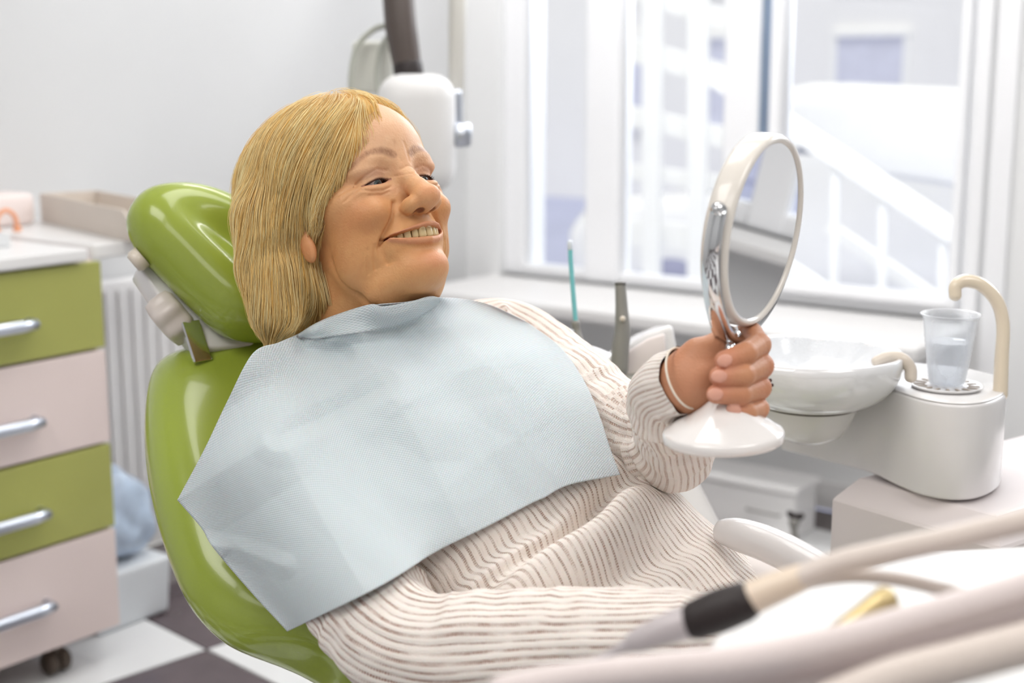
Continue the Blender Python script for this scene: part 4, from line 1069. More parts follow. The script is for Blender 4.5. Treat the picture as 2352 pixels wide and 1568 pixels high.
# ------------------------------------------------------------------ paper bib
def bib():
    top = [(407, 1148), (470, 1030), (520, 925), (580, 812), (640, 786), (690, 764), (770, 724), (850, 702), (930, 694), (1005, 683), (1070, 687), (1130, 702), (1215, 742)]
    bot = [(660, 1450), (870, 1347), (1000, 1268), (1120, 1208), (1215, 1158), (1250, 1142), (1310, 1112), (1425, 1090)]
    lef = [(407, 1148), (462, 1212), (490, 1258), (575, 1358), (660, 1450)]
    rig = [(1215, 742), (1290, 800), (1345, 880), (1380, 962), (1402, 1030), (1425, 1090)]
    n, m_ = 210, 150
    def arc(p, k):
        q = spline(p, 400); s = np.concatenate([[0], np.cumsum(np.linalg.norm(np.diff(q, axis=0), axis=1))]); t = np.linspace(0, s[-1], k)
        return np.stack([np.interp(t, s, q[:, 0]), np.interp(t, s, q[:, 1])], 1)
    T_, B_, Lf, Rt = arc(top, n), arc(bot, n), arc(lef, m_), arc(rig, m_)
    s = np.linspace(0, 1, n)[None, :, None]; t = np.linspace(0, 1, m_)[:, None, None]
    G = (1-t)*T_[None]+t*B_[None]+(1-s)*Lf[:, None]+s*Rt[:, None]-((1-s)*(1-t)*T_[0]+s*(1-t)*T_[-1]+(1-s)*t*B_[0]+s*t*B_[-1])
    px, py = G[..., 0].ravel(), G[..., 1].ravel()
    ray = FWD+np.outer((px-1176)/F, RGT)-np.outer((py-784)/F, UPV)
    d = np.full(len(px), 1.0)
    for i in range(60):
        p = CAM+ray*d[:, None]; d = np.minimum(d+np.maximum(near_body(p)-.004, 0)*.7, 1.75)
    d = d.reshape(m_, n)
    lim = d.copy()
    # beyond the body the paper carries on in its own plane: limit slopes, then smooth without passing through the body
    tp = hit
    u0, v0, h0 = w2T(CAM+ray*d.ravel()[:, None])
    far = d > 1.70
    d[far] = np.nan
    idx = np.argwhere(~np.isfinite(d)); good = np.argwhere(np.isfinite(d))
    if len(idx):
        for k in range(0, len(idx), 2000):
            b_ = idx[k:k+2000]; dist = ((b_[:, None]-good[None, ::7])**2).sum(-1); w = 1/(dist+1.0)**1.5
            d[b_[:, 0], b_[:, 1]] = (w*d[good[::7, 0], good[::7, 1]][None]).sum(1)/w.sum(1)
    for it in range(160):
        e = np.pad(d, 1, mode='edge'); sm = (e[:-2, 1:-1]+e[2:, 1:-1]+e[1:-1, :-2]+e[1:-1, 2:])/4
        e2 = 2*e[1:-1, 1:-1]-sm
        d = np.minimum(sm, lim)
    # keep the neck edge outside the throat
    nr_ = 46; ry = ray.reshape(m_, n, 3)[:nr_].reshape(-1, 3); dh = np.full(len(ry), 1.15)
    for i in range(34):
        q = w2h(CAM+ry*dh[:, None]); t_ = np.clip((q[:, 2]-10)/50, 0, 1); t_ = t_*t_*(3-2*t_)
        q[:, 1] = np.where(q[:, 1] < 0, q[:, 1]/(1-.115*t_), q[:, 1])
        dh = np.minimum(dh+np.maximum(head_sdf(q)/1000, 0)*.8, 1.75)
    hl = dh.reshape(nr_, n)-.004
    fin = hl < 1.7
    for it in range(60):
        d[:nr_] = np.where(fin, np.minimum(d[:nr_], hl), d[:nr_])
        e = np.pad(d[:nr_+20], 1, mode='edge'); d[:nr_+19] = np.minimum(lim[:nr_+19], ((e[:-2, 1:-1]+e[2:, 1:-1]+e[1:-1, :-2]+e[1:-1, 2:])/4)[:nr_+19])
    d[:nr_] = np.where(fin, np.minimum(d[:nr_], hl), d[:nr_])
    d = d-.002
    # creases: fold lines of the paper and soft dents, in sheet coordinates (pixels of the pattern grid)
    X, Y = G[..., 0], G[..., 1]; c = np.zeros_like(d)
    def seg(pts):
        q = np.stack([X, Y], -1); return curve_dist(q, pts)
    def side(a, b_):
        a = np.array(a, float); b_ = np.array(b_, float); t_ = (b_-a)/np.linalg.norm(b_-a); return (X-a[0])*-t_[1]+(Y-a[1])*t_[0]
    # sharp mountain folds (tent profile) and valley folds
    for pts, amp, w in (([(640, 1000), (745, 1200), (830, 1345)], .0055, 60), ([(885, 880), (960, 1000), (1060, 1210)], .0055, 60), ([(407, 1148), (520, 1075), (640, 1000)], .0075, 50),
                        ([(640, 1000), (760, 950), (885, 882)], -.0055, 28), ([(1150, 930), (1230, 1050), (1310, 1120)], .003, 40), ([(990, 690), (1010, 740), (1080, 800), (1190, 900)], .004, 45),
                        ([(700, 1050), (830, 1150), (960, 1245)], .003, 50), ([(900, 1010), (980, 1060), (1060, 1060)], -.003, 40), ([(830, 760), (850, 830), (890, 885)], .004, 34),
                        ([(480, 1250), (560, 1265), (650, 1300)], .003, 26), ([(560, 810), (640, 900), (650, 985)], .003, 40), ([(930, 870), (1060, 850), (1200, 830)], .003, 30),
                        ([(690, 770), (700, 800), (790, 812)], -.006, 20), ([(860, 765), (950, 745), (1000, 700)], -.005, 24), ([(770, 770), (860, 758), (960, 720)], .006, 20)):
        c += 1.9*amp*np.maximum(0, 1-seg(pts)/(w*(2.3 if w > 28 else 1.3)))
    c += .0025*vnoise(np.stack([X/120, Y/120, 0*X], -1).reshape(-1, 3), 1.0, 31).reshape(X.shape)
    # turned-over collar strip
    d = d-c
    V = (CAM+ray*d.reshape(-1)[:, None]).reshape(m_, n, 3)
    dy = np.concatenate([np.zeros((1, n)), np.cumsum(np.linalg.norm(np.diff(V, axis=0), axis=2), 0)], 0)
    dx = np.concatenate([np.zeros((m_, 1)), np.cumsum(np.linalg.norm(np.diff(V, axis=1), axis=2), 1)], 1)
    ux = np.broadcast_to(dx.mean(0)[None], dx.shape); uy = np.broadcast_to(dy.mean(1)[:, None], dy.shape)
    v, f = grid(V); uv = np.stack([ux, uy], -1).reshape(-1, 2)
    N_ = len(v); back = v+np.tile(-TN@W3.T*0, (N_, 1))
    M = bpy.data.materials.new('embossed_paper'); M.use_nodes = True; nt = M.node_tree; Nn = nt.nodes; b = Nn['Principled BSDF']; L_ = nt.links.new
    b.inputs['Roughness'].default_value = .75; b.inputs['Specular IOR Level'].default_value = .2
    b.inputs['Subsurface Weight'].default_value = .15; b.inputs['Subsurface Scale'].default_value = .003
    uvn = Nn.new('ShaderNodeUVMap'); sp = Nn.new('ShaderNodeSeparateXYZ'); L_(uvn.outputs[0], sp.inputs[0])
    def mth(op, a, b_=None):
        k = Nn.new('ShaderNodeMath'); k.operation = op
        for i, x in enumerate((a, b_)):
            if x is None: continue
            if isinstance(x, (int, float)): k.inputs[i].default_value = x
            else: L_(x, k.inputs[i])
        return k.outputs[0]
    PER = 2*math.pi/.0036
    sx = mth('SINE', mth('MULTIPLY', sp.outputs[0], PER)); sy = mth('SINE', mth('MULTIPLY', sp.outputs[1], PER*1.15))
    dots = mth('MULTIPLY', sx, sy)
    mr = Nn.new('ShaderNodeMapRange'); L_(dots, mr.inputs[0]); mr.inputs[1].default_value = -.8; mr.inputs[2].default_value = .8
    ns = Nn.new('ShaderNodeTexNoise'); ns.inputs['Scale'].default_value = 9; L_(uvn.outputs[0], ns.inputs['Vector'])
    mix = Nn.new('ShaderNodeMix'); mix.data_type = 'RGBA'; L_(mr.outputs[0], mix.inputs[0]); mix.inputs[6].default_value = sr(182, 195, 199); mix.inputs[7].default_value = sr(212, 217, 221)
    L_(mix.outputs[2], b.inputs['Base Color'])
    bp = Nn.new('ShaderNodeBump'); bp.inputs['Strength'].default_value = .55; bp.inputs['Distance'].default_value = .0008; L_(mr.outputs[0], bp.inputs['Height']); L_(bp.outputs[0], b.inputs['Normal'])
    o = mk('paper_bib', (v, f), M, None, uv=uv)
    md = o.modifiers.new('thickness', 'SOLIDIFY'); md.thickness = .0006; md.offset = 1
    tag(o, 'pale blue embossed paper bib spread over her chest and shoulders', 'bib')
    # collar: strip folded outwards along the neck
    k, nl = 90, 9
    ue = spline([(684, 768), (725, 743), (772, 723), (850, 699), (880, 703), (935, 694), (985, 681), (1010, 684)], k)
    le = spline([(686, 774), (728, 777), (780, 770), (862, 758), (905, 750), (950, 734), (1000, 704), (1012, 690)], k)
    tree = np.stack([X[:60].ravel(), Y[:60].ravel()], 1); td = d[:60].ravel(); rows = []; DD = []
    for j in range(nl):
        a = j/(nl-1); e = ue*(1-a)+le*a
        q = np.array([td[np.argmin(((tree-x)**2).sum(1))] for x in e]); DD.append(q-.0025-.007*math.sin(math.pi*min(a+.15, 1))*np.sin(np.pi*np.linspace(.05, .97, k))**.4)
        rows.append(e)
    DD = np.array(DD)
    for it in range(6): DD[:, 1:-1] = (DD[:, :-2]+DD[:, 1:-1]+DD[:, 2:])/3
    v, f = grid(np.array([[P(x[0], x[1], dq) for x, dq in zip(r_, dr_)] for r_, dr_ in zip(rows, DD)]))
    uvc = np.stack(np.meshgrid(np.linspace(0, .16, k), np.linspace(0, .028, nl)), -1).reshape(-1, 2)
    cobj = mk('folded_collar', (v, f), M, o, uv=uvc, label='folded-over top edge')
    md = cobj.modifiers.new('thickness', 'SOLIDIFY'); md.thickness = .0006
bib()

# ------------------------------------------------------------------ dental chair
green_v = mat('green_upholstery', sr(150, 166, 62), rough=.23, coat=.45, var=.03, vscale=4, bump=.04, bscale=500, spec=.5)
chair = thing('dental_chair', 'reclined dental chair with glossy green upholstery that the person lies in', 'chair', np.array([*T2w(0, .35, -.2)[:2], 0]))
TNw = TN@W3.T; TLw = TL@W3.T; TWw = TW@W3.T
def cushion(outline, inset_h, thick, name, par, bowl=0.0, nr=26, center=None, axes=None, org=None):
    """rounded cushion: outline (closed, in plane coordinates), bulging profile"""
    o = np.array(outline, float); c = o.mean(0) if center is None else np.array(center)
    q = spline(np.vstack([o[-2:], o, o[:3]]), 2000); s_ = np.concatenate([[0], np.cumsum(np.linalg.norm(np.diff(q, axis=0), axis=1))])
    i0 = int(np.argmin(((q[:1000]-o[0])**2).sum(1))); i1 = 1000+int(np.argmin(((q[1000:]-o[0])**2).sum(1)))
    t_ = np.linspace(s_[i0], s_[i1], 241)[:-1]; q = np.stack([np.interp(t_, s_, q[:, 0]), np.interp(t_, s_, q[:, 1])], 1); n = len(q)
    def sm_(p_, k_):
        for _ in range(k_): p_ = (np.roll(p_, 1, 0)+np.roll(p_, -1, 0)+2*p_)/4
        return p_
    tg = np.roll(q, -1, 0)-np.roll(q, 1, 0); tg /= np.linalg.norm(tg, axis=1)[:, None]; nn = np.stack([tg[:, 1], -tg[:, 0]], 1)
    if ((q-c)*nn).sum() < 0: nn = -nn
    tc = (q-c)/np.linalg.norm(q-c, axis=1)[:, None]; nn = nn*.5+tc*.5
    for _ in range(40): nn = (np.roll(nn, 2, 0)+np.roll(nn, -2, 0)+nn)/3
    nn /= np.linalg.norm(nn, axis=1)[:, None]
    rows = []; R_ = inset_h
    for k in range(nr):                                                   # half-round edge
        a = math.pi*(k/(nr-1)); ins = 1-math.sin(a); rows.append((sm_(q-nn*R_*ins, int(160*ins)), -thick/2*math.cos(a)+0*q[:, 0]))
    e = rows[-1][0]; rows2 = []
    for k in range(1, 22):
        s_ = 1-k/21.0; p_ = c+(sm_(e, 30*k)-c)*max(s_, .001)
        rr = np.clip(1-s_, 0, 1); rows2.append((p_, thick/2-bowl*rr*rr*(3-2*rr)+.012*np.minimum(rr*6, 1)*0+0*q[:, 0]))
    b0 = rows[0][0]; rows3 = [(c+(b0-c)*s_, -thick/2+0*q[:, 0]) for s_ in (.001, .5)]
    al = rows3+rows+rows2
    P2 = np.array([r_[0] for r_ in al]); Hh = np.array([r_[1] for r_ in al])
    V = org+P2[..., 0:1]*axes[0]+P2[..., 1:2]*axes[1]+Hh[..., None]*axes[2]
    m_ = len(al); i = np.arange(m_-1)[:, None]*n; k = np.arange(n)[None]; l = (k+1) % n
    return mk(name, (V.reshape(-1, 3), np.stack([i+k, i+l, i+n+l, i+n+k], -1).reshape(-1, 4)), green_v, par)
BH = -.150
ob = T2w(0, 0, BH)
def pl(px, py, h):
    u, v, _ = w2T(hit(px, py, T2w(0, 0, h), TNw)); return (float(u), float(v))
left = [pl(x, y, BH) for x, y in ((420, 816), (366, 836), (340, 890), (332, 985), (340, 1085), (362, 1190), (398, 1300), (436, 1378), (490, 1442), (560, 1486), (640, 1502), (710, 1524), (765, 1560), (830, 1640), (900, 1740))]
umax = .225
rt = [(umax*.95, left[-1][1]-.02), (umax, .40), (umax+.01, .2), (umax-.005, .03), (umax-.05, -.035)]
topm = pl(640, 786, BH); topn = pl(540, 800, BH)
outl = left+rt+[(.08, topm[1]-.0), topm, topn]
cushion(outl, .045, .095, 'backrest', chair, bowl=.012, center=(0.0, .25), axes=(TWw, TLw, TNw), org=ob)
# seat cushion, carried on from the backrest, mostly hidden
fw = TLw.copy(); fw[2] = 0; fw /= np.linalg.norm(fw); sidew = np.cross((0, 0, 1), fw)
so = T2w(0, .56, -.17)
cushion([(-.25, -.05), (-.26, .2), (-.22, .5), (0, .56), (.22, .5), (.26, .2), (.25, -.05), (0, -.07)], .035, .09, 'seat', chair, axes=(sidew, fw, np.array([0, 0, 1.0])), org=so, center=(0, .25))
# headrest: own tilt
HRn = cam2w(np.array([.44, .50, .74]))-cam2w(np.zeros(3)); HRn /= np.linalg.norm(HRn)
ho = P(470, 600, 1.62)
hu = TWw-HRn*(TWw@HRn); hu /= np.linalg.norm(hu); hvv = np.cross(HRn, hu)
def plh(px, py):
    q = hit(px, py, ho, HRn)-ho; return (float(q@hu), float(q@hvv))
HO = [plh(x, y) for x, y in ((292, 500), (318, 452), (375, 436), (450, 440), (540, 472), (640, 530), (720, 610), (745, 700), (700, 760), (600, 775), (520, 758), (450, 700), (380, 628), (318, 560))]
cushion(HO, .040, .088, 'headrest', chair, bowl=.014, center=plh(530, 600), axes=(hu, hvv, HRn), org=ho)
HB = [plh(x, y) for x, y in ((330, 575), (400, 560), (520, 600), (640, 700), (600, 760), (520, 768), (480, 768), (425, 700), (370, 632))]
v, f = prism(HB, -.062, -.03, .004, 2); mk('headrest_shell', (ho+v[:, :1]*hu+v[:, 1:2]*hvv+v[:, 2:]*HRn, f), wht, chair)
def knob_vf(r, h, lobes):
    V = []; Fc = []; seg = 72; prof = [(0, 0), (.7, 0), (.95, .12), (1, .35), (1, .7), (.92, .92), (.6, 1), (0, 1)]
    for rr, z in prof:
        for k in range(seg):
            a = 2*math.pi*k/seg; q = r*max(rr, 1e-4)*(1+.07*math.cos(lobes*a)*min(1, rr*1.2)); V.append((q*math.cos(a), q*math.sin(a), h*z))
    n = len(prof)
    for i in range(n-1):
        for k in range(seg): Fc.append((i*seg+k, i*seg+(k+1) % seg, (i+1)*seg+(k+1) % seg, (i+1)*seg+k))
    return np.array(V), Fc
kax = -TWw*.8-HRn*.5+np.array([0, 0, -.1])
mk('adjusting_knob', xf(knob_vf(.030, .036, 7), frame(kax), P(424, 706, 1.62)), mat('knob_plastic', sr(214, 204, 198), rough=.35, coat=.2, var=.03), chair)
mk('release_button', xf(lathe([(.001, .014), (.010, .014), (.013, .010), (.013, 0), (.001, 0)], 28), frame(kax), P(328, 588, 1.60)), beige_pl, chair)
for x0, x1, dd in ((440, 462, 1.60), (524, 536, 1.66)):
    a, b_ = P(x0-4, 738, dd), P(x1+4, 830, dd-.01); w_ = .011 if x0 == 440 else .004
    v, f = box((w_*2, .005, np.linalg.norm(b_-a)), .0012, 2, (0, 0, np.linalg.norm(b_-a)/2)); mk('headrest_bar', xf((v, f), frame(b_-a, TWw), a), chrome, chair, smooth=False)
mk('bar_clamp', tube([P(470, 802, 1.63), P(520, 798, 1.64), P(548, 790, 1.65)], .006, 10, 12), chrome, chair)
# white side shell, base column and armrest
mk('armrest', tube([P(1664, 1220, 1.34), P(1700, 1228, 1.33), P(1765, 1250, 1.31), P(1840, 1287, 1.28), P(1920, 1338, 1.25), P(2010, 1420, 1.22)], [.0125, .0155, .0165, .0165, .0165, .0165], 28, 60, flat=1.1), wht, chair, label='white curved armrest')
mk('side_post', tube([P(1505, 1060, 1.72), P(1575, 1190, 1.68), P(1640, 1330, 1.62), P(1690, 1450, 1.58)], [.034, .034, .034, .034], 24, 30), wht, chair)
bc = T2w(0, .62, -.2)
mk('chair_base', cat_vf([bx(bc[0]-.16, bc[0]+.16, bc[1]-.24, bc[1]+.24, 0, .06, .02, 3), xf(lathe([(.11, .06), (.10, .10), (.085, .16), (.085, max(bc[2]-.02, .3))], 40), None, (bc[0], bc[1], 0))]), wht, chair)
bs = [T2w(0, v_, BH-.07) for v_ in (.1, .3, .5, .62)]
mk('back_support', tube(bs, [.03, .04, .05, .05], 24, 20), wht, chair)
# ------------------------------------------------------------------ hand mirror
DM = 1.205
mir = thing('hand_mirror', 'round white-framed table mirror with chrome yoke held up by its stem in her hand', 'mirror', P(1660, 1030, 1.19))
mc_ = P(1733, 528, DM); MU = (P(1796, 318, DM)-P(1690, 748, DM)); MR = np.linalg.norm(MU)/2*.985; MU /= np.linalg.norm(MU)
nm = None
# the ring is a circle seen at an angle: short axis about 0.33 of the long one
sidec = RGT-MU*(RGT@MU); sidec /= np.linalg.norm(sidec); tow = np.cross(sidec, MU); tow = tow if tow@FWD < 0 else -tow
th = math.radians(60); NM = tow*math.cos(th)+sidec*math.sin(th)            # the rear glass of the two-sided mirror is the one in view
MX = np.cross(MU, NM)
FM = np.stack([MX, MU, NM], 1)
def mring(prof, seg=96):
    v, f = lathe(prof, seg, True); return v@FM.T+mc_, f
frm = mat('mirror_frame_plastic', sr(232, 226, 218), rough=.2, coat=.4, var=.02)
mk('mirror_frame', mring([(MR, -.0115), (MR+.0015, -.008), (MR+.0015, .008), (MR-.0005, .0112), (MR-.0035, .0115), (MR-.0055, .0098), (MR-.0055, .006), (MR-.0055, -.006), (MR-.0045, -.0115)]), frm, mir)
mirr = mat('mirror_glass', sr(244, 245, 246), rough=.01, metal=1.0)
v, f = lathe([(.0001, .0092), (.03, .0092), (MR-.0052, .0092), (MR-.0052, .0085), (.0001, .0085)], 96); mk('mirror_glass', (v@FM.T+mc_, f), mirr, mir, smooth=False)
v, f = lathe([(.0001, -.009), (MR-.007, -.009), (MR-.007, -.0082), (.0001, -.0082)], 96); mk('rear_mirror_glass', (v@FM.T+mc_, f), mirr, mir, smooth=False)
# chrome yoke: half ring round the lower part, tapering down to the stem
Y = []
R2 = MR+.006
for k in range(61):
    a = math.pi+math.pi*k/60.0; t = abs(k-30)/30.0
    wd = .010-.003*t; zc = .001; y_ext = -.010*math.exp(-((k-30)/7.0)**2)
    ca, sa = math.cos(a), math.sin(a)
    row = []
    th_ = .0022+.004*math.exp(-((k-30)/6.0)**2)
    for (dr, dz) in ((0, -wd), (th_, -wd*.85), (th_*1.15, 0), (th_, wd*.85), (0, wd), (-.0004, 0)):
        row.append(mc_+MX*(R2+dr)*ca*1.0+MU*((R2+dr)*sa+y_ext*.6)+NM*(dz+zc))
    Y.append(row)
Y = np.array(Y); n_, m_ = Y.shape[:2]
F_ = [(i*m_+k, (i+1)*m_+k, (i+1)*m_+(k+1) % m_, i*m_+(k+1) % m_) for i in range(n_-1) for k in range(m_)]+[tuple(range(m_)), tuple(range((n_-1)*m_+m_-1, (n_-1)*m_-1, -1))]
mk('yoke', (Y.reshape(-1, 3), F_), chrome, mir)
for s in (-1, 1):
    mk('pivot_knob', xf(lathe([(.0001, 0), (.0062, 0), (.0068, .002), (.0068, .004), (.0052, .0055), (.0045, .009), (.0001, .010)], 32), frame(MX*s), mc_+MX*s*(MR+.0015)), chrome, mir)
bot_ = mc_-MU*(MR+.013)
base_c = P(1661, 985, 1.19)
mk('stem', tube([bot_+MU*.004, bot_-MU*.012, P(1678, 800, 1.196), P(1664, 900, 1.19), P(1659, 945, 1.188)], [.0075, .0056, .0050, .0050, .0056], 24, 40), chrome, mir)
ax_ = np.array([0, 0, 1.0])+RGT*(-.05)-FWD*.02; ax_ /= np.linalg.norm(ax_)
rb = 139/F*1.19
v, f = lathe([(.0001, .0262), (.009, .026), (.012, .0245), (.018, .0195), (.028, .0125), (.040, .0065), (rb-.006, .0025), (rb-.0015, .0005), (rb, -.0015), (rb, -.0075), (rb-.0015, -.009), (rb-.004, -.009), (.0001, -.009)], 96)
mk('mirror_base', xf((v, f), frame(ax_), P(1661, 988, 1.19)), mat('mirror_base_white', sr(238, 234, 232), rough=.12, coat=.8, var=.02), mir)

# ------------------------------------------------------------------ cuspidor unit
DU = 1.66
zt = P(2200, 930, 1.60)[2]
Z = np.array([0, 0, 1.0])
def on(px, py, z): return hit(px, py, (0, 0, z), Z)
un = thing('cuspidor_unit', 'white rinsing unit with oval body beside the window, right of the raised hand', 'dental unit', (*on(2150, 930, zt)[:2], zt-.12))
frontp = [on(x, y, zt)[:2] for x, y in ((1800, 838), (1900, 858), (2005, 880), (2070, 903), (2130, 921), (2200, 930), (2262, 926), (2306, 908))]
backp = [on(x, y, zt)[:2] for x, y in ((2312, 888), (2296, 868), (2240, 852), (2170, 842), (2090, 834), (2000, 826), (1900, 812), (1820, 805))]
op = spline(np.array(frontp+backp+[frontp[0]]), 120)[:-1]
zb_ = zt-.112
mk('unit_body', prism([tuple(q) for q in op], zb_, zt, .004, 3), wht, un)
cen = op.mean(0)
lp = (op-cen)
mk('top_rim', cat_vf([prism([tuple(cen+q*.985) for q in lp], zt, zt+.0018, .0008, 1)]), wht, un)
# bowl
rb_ = 210/F*1.70; bcn = P(1862, 806, 1.70)
prof = []
for k in range(12):
    a = k/11*math.pi/2; prof.append((.046+(rb_-.050)*math.sin(a)**.9, -.055-.0+(.055)*(1-math.cos(a))))
bw = [(.0001, -.052), (.02, -.053), (.05, -.048), (.075, -.036), (.092, -.020), (rb_-.009, -.004), (rb_-.004, .001), (rb_, 0), (rb_+.0005, -.010), (rb_-.002, -.024), (rb_-.009, -.038), (rb_-.020, -.050), (rb_-.036, -.060), (rb_-.054, -.066), (.0001, -.066)]
ceram = mat('glazed_ceramic', sr(230, 231, 233), rough=.08, coat=.9, var=.015)
mk('bowl', xf(lathe(bw, 96), None, bcn), ceram, un)
sup = [(rb_-.052, -.0668), (rb_-.054, -.074), (rb_-.060, -.088), (rb_-.070, -.102), (rb_-.086, -.110), (.0001, -.112), (.0001, -.0668)]
mk('bowl_support', xf(lathe(sup, 96), None, bcn), wht, un)
mk('seam', xf(lathe([(rb_-.0525, -.0655), (rb_-.0518, -.0665), (rb_-.0530, -.0672), (rb_-.0545, -.0660)], 96, True), None, bcn), mat('seam_rubber', sr(120, 112, 104), rough=.6, var=.05), un)
film = thin('thin_plastic_film', sr(240, 242, 246), .15, .2)
# thin plastic liner draped over the bowl
tt = np.linspace(0, 2*math.pi, 181); rr = np.linspace(.15, 1.0, 14)
A, R_ = np.meshgrid(tt, rr); rad_ = R_*(rb_-.007); zz = -.046*(1-R_**2.2)-.001+.0015*np.sin(A*9)*R_**3+.003*np.sin(A*17+2)*R_**2*(1-R_)
LV = np.stack([bcn[0]+rad_*np.cos(A), bcn[1]+rad_*np.sin(A), bcn[2]+zz], -1); v, f = grid(LV)
lin = tag(mk('bowl_liner', (v, f), film), 'thin clear plastic liner crumpled inside the rinsing bowl', 'liner')
tr_ = P(2000, 828, 1.66)
mk('bowl_spout', tube([P(2092, 868, 1.655), P(2090, 845, 1.655), P(2074, 826, 1.655), P(2046, 818, 1.66), P(2012, 831, 1.665)], [.0072, .0072, .0075, .0072, .0066], 20, 40), beige_pl, un)
mk('cup_filler', tube([P(2297, 908, 1.665), P(2301, 820, 1.665), P(2304, 745, 1.665), P(2290, 692, 1.665), P(2255, 655, 1.665), P(2218, 645, 1.665), P(2196, 656, 1.665), P(2194, 680, 1.665)], [.0088, .0082, .0078, .0078, .0078, .0078, .0076, .0072], 24, 80), mat('cream_pipe', sr(226, 212, 190), rough=.15, coat=.6, var=.02), un)
cc_ = on(2174, 888, zt+.003)
dr = 84/F*1.63
mk('drip_tray', xf(lathe([(.0001, .0), (dr-.003, 0), (dr-.001, .0012), (dr, .003), (dr-.002, .0036), (dr-.004, .002), (.0001, .0018)], 72), None, cc_), wht, un)
for k in range(16):
    a = 2*math.pi*k/16; v, f = box((.013, .0038, .0012), .0005, 1, (dr*.74, 0, .0024)); ca, sa = math.cos(a), math.sin(a)
    mk('drain_slot', xf((v, f), [[ca, -sa, 0], [sa, ca, 0], [0, 0, 1]], cc_), mat('slot_shadow_grey', sr(150, 138, 126), rough=.7, var=.05), un, smooth=False)
cup = thing('plastic_cup', 'clear ribbed plastic cup half full of water on the drip tray', 'cup', cc_+Z*.003)
ctop = 68/F*1.625; hc = (905-728)/F*1.625*.95
r0 = 41/F*1.63
cupm = thin('clear_plastic', sr(246, 248, 252), .07)
def rcup(z): return r0+(ctop-.002-r0)*z/hc
pr = [(.0001, .001), (r0-.001, .001), (r0, .002)]
for i in range(25):
    z = hc*(.05+.9*i/24); pr.append((rcup(z)+(.0004 if i % 2 else 0)*(z < hc*.75), z))
pr += [(ctop-.001, hc-.001), (ctop+.0012, hc), (ctop, hc+.0012), (ctop-.0022, hc)]
pr += [(rcup(z)-.0009, z) for z in (hc*.93, hc*.5, hc*.06)]+[(.0001, .002)]
mk('cup_wall', xf(lathe(pr, 72), None, cc_+Z*.003), cupm, cup)
wz = hc*.62
mk('water', xf(lathe([(.0001, .0028), (rcup(.01)-.002, .0028), (rcup(wz)-.002, wz), (rcup(wz)-.004, wz-.0004), (.0001, wz-.0004)], 64), None, cc_+Z*.003), thin('water', sr(240, 243, 248), .06, .02), cup)
# block the unit stands on
zk = zb_-.004
ka, kb_, kc = on(1975, 1096, zk), on(2290, 1185, zk), on(2400, 1048, zk)
e1 = kb_-ka; e2 = kc-kb_; e2 = e2-e1*(e2@e1)/(e1@e1); e2 = e2/np.linalg.norm(e2)*.42
kbx = thing('unit_pedestal', 'large white pedestal block with chamfered edge under the rinsing unit', 'pedestal', (*((ka+kb_)/2+e2/2)[:2], 0))
corners = [ka, kb_, kb_+e2, ka+e2]
ctr = sum(corners)/4
def ringz(s_, z): return [np.array([*(ctr+(c-ctr)*s_)[:2], z]) for c in corners]
def offs(o_, z):
    u1 = e1/np.linalg.norm(e1); u2 = e2/np.linalg.norm(e2)
    sg = [(-1, -1), (1, -1), (1, 1), (-1, 1)]
    return [np.array([*(c+u1*a*o_+u2*b*o_)[:2], z]) for c, (a, b) in zip(corners, sg)]
rings = [offs(-.004, zk), offs(0, zk-.001), offs(.020, zk-.026), offs(.022, zk-.030), offs(.022, 0.02)]
V = np.array([q for r in rings for q in r]); Fk = [(0, 1, 2, 3)]+[(i*4+k, (i+1)*4+k, (i+1)*4+(k+1) % 4, i*4+(k+1) % 4) for i in range(len(rings)-1) for k in range(4)]+[tuple(range(len(V)-1, len(V)-5, -1))]
mk('pedestal_body', (V, Fk), mat('rosy_white_lacquer', sr(224, 216, 216), rough=.3, coat=.2, var=.02), kbx, smooth=False)
pf = offs(.025, 0)
mk('pedestal_plinth', prism([tuple(q[:2]) for q in offs(.01, 0)], 0, .02), grey_pl, kbx, smooth=False)
mk('panel_gap', beam(offs(.0225, zk-.03)[1]-np.array([0, 0, .0]), offs(.0225, .05)[1], .002, .002, grey_pl, 'x', None).data and box((.001, .001, .001), 0, 1, offs(.0225, zk-.04)[1]), grey_pl, kbx) if 0 else None

# ------------------------------------------------------------------ assistant console with suction handles
asd = 1.88
ac = thing('assistant_console', 'white wedge-shaped instrument console behind her far sleeve', 'console', P(1450, 860, asd))
wp = [(1376, 836), (1484, 766), (1520, 752), (1545, 742), (1556, 800), (1560, 870), (1470, 885), (1390, 870)]
wpt = np.array([P(x, y, asd) for x, y in wp]); cM = np.stack([RGT, UPV, -FWD], 1)
l2 = (wpt-wpt[0])@cM
v, f = prism([tuple(q[:2]) for q in l2], -.16, 0, .008, 3); mk('console_body', (v@cM.T+wpt[0], f), wht, ac)
v, f = prism([tuple(q[:2]) for q in [((np.array(P(x, y, asd))-wpt[0])@cM) for x, y in ((1392, 838), (1486, 778), (1526, 765), (1530, 818), (1470, 858), (1400, 862))]], .0, .006, .003, 2); mk('console_panel', (v@cM.T+wpt[0], f), mat('pinkish_panel', sr(232, 222, 220), rough=.25, var=.02), ac)
cf = P(1300, 850, 1.93)
mk('console_arm', tube([P(1500, 880, 1.92), P(1400, 862, 1.92), P(1330, 842, 1.90), cf-Z*.02, cf-Z*.10], .03, 20, 24), wht, ac)
mk('console_column', tube([cf-Z*.08, cf*[1, 1, .5], cf*[1, 1, 0]+Z*.03], .028, 20, 12), wht, ac)
mk('console_foot', xf(lathe([(.001, 0), (.16, 0), (.16, .015), (.04, .035), (.001, .035)], 48), None, (cf[0], cf[1], 0)), wht, ac)
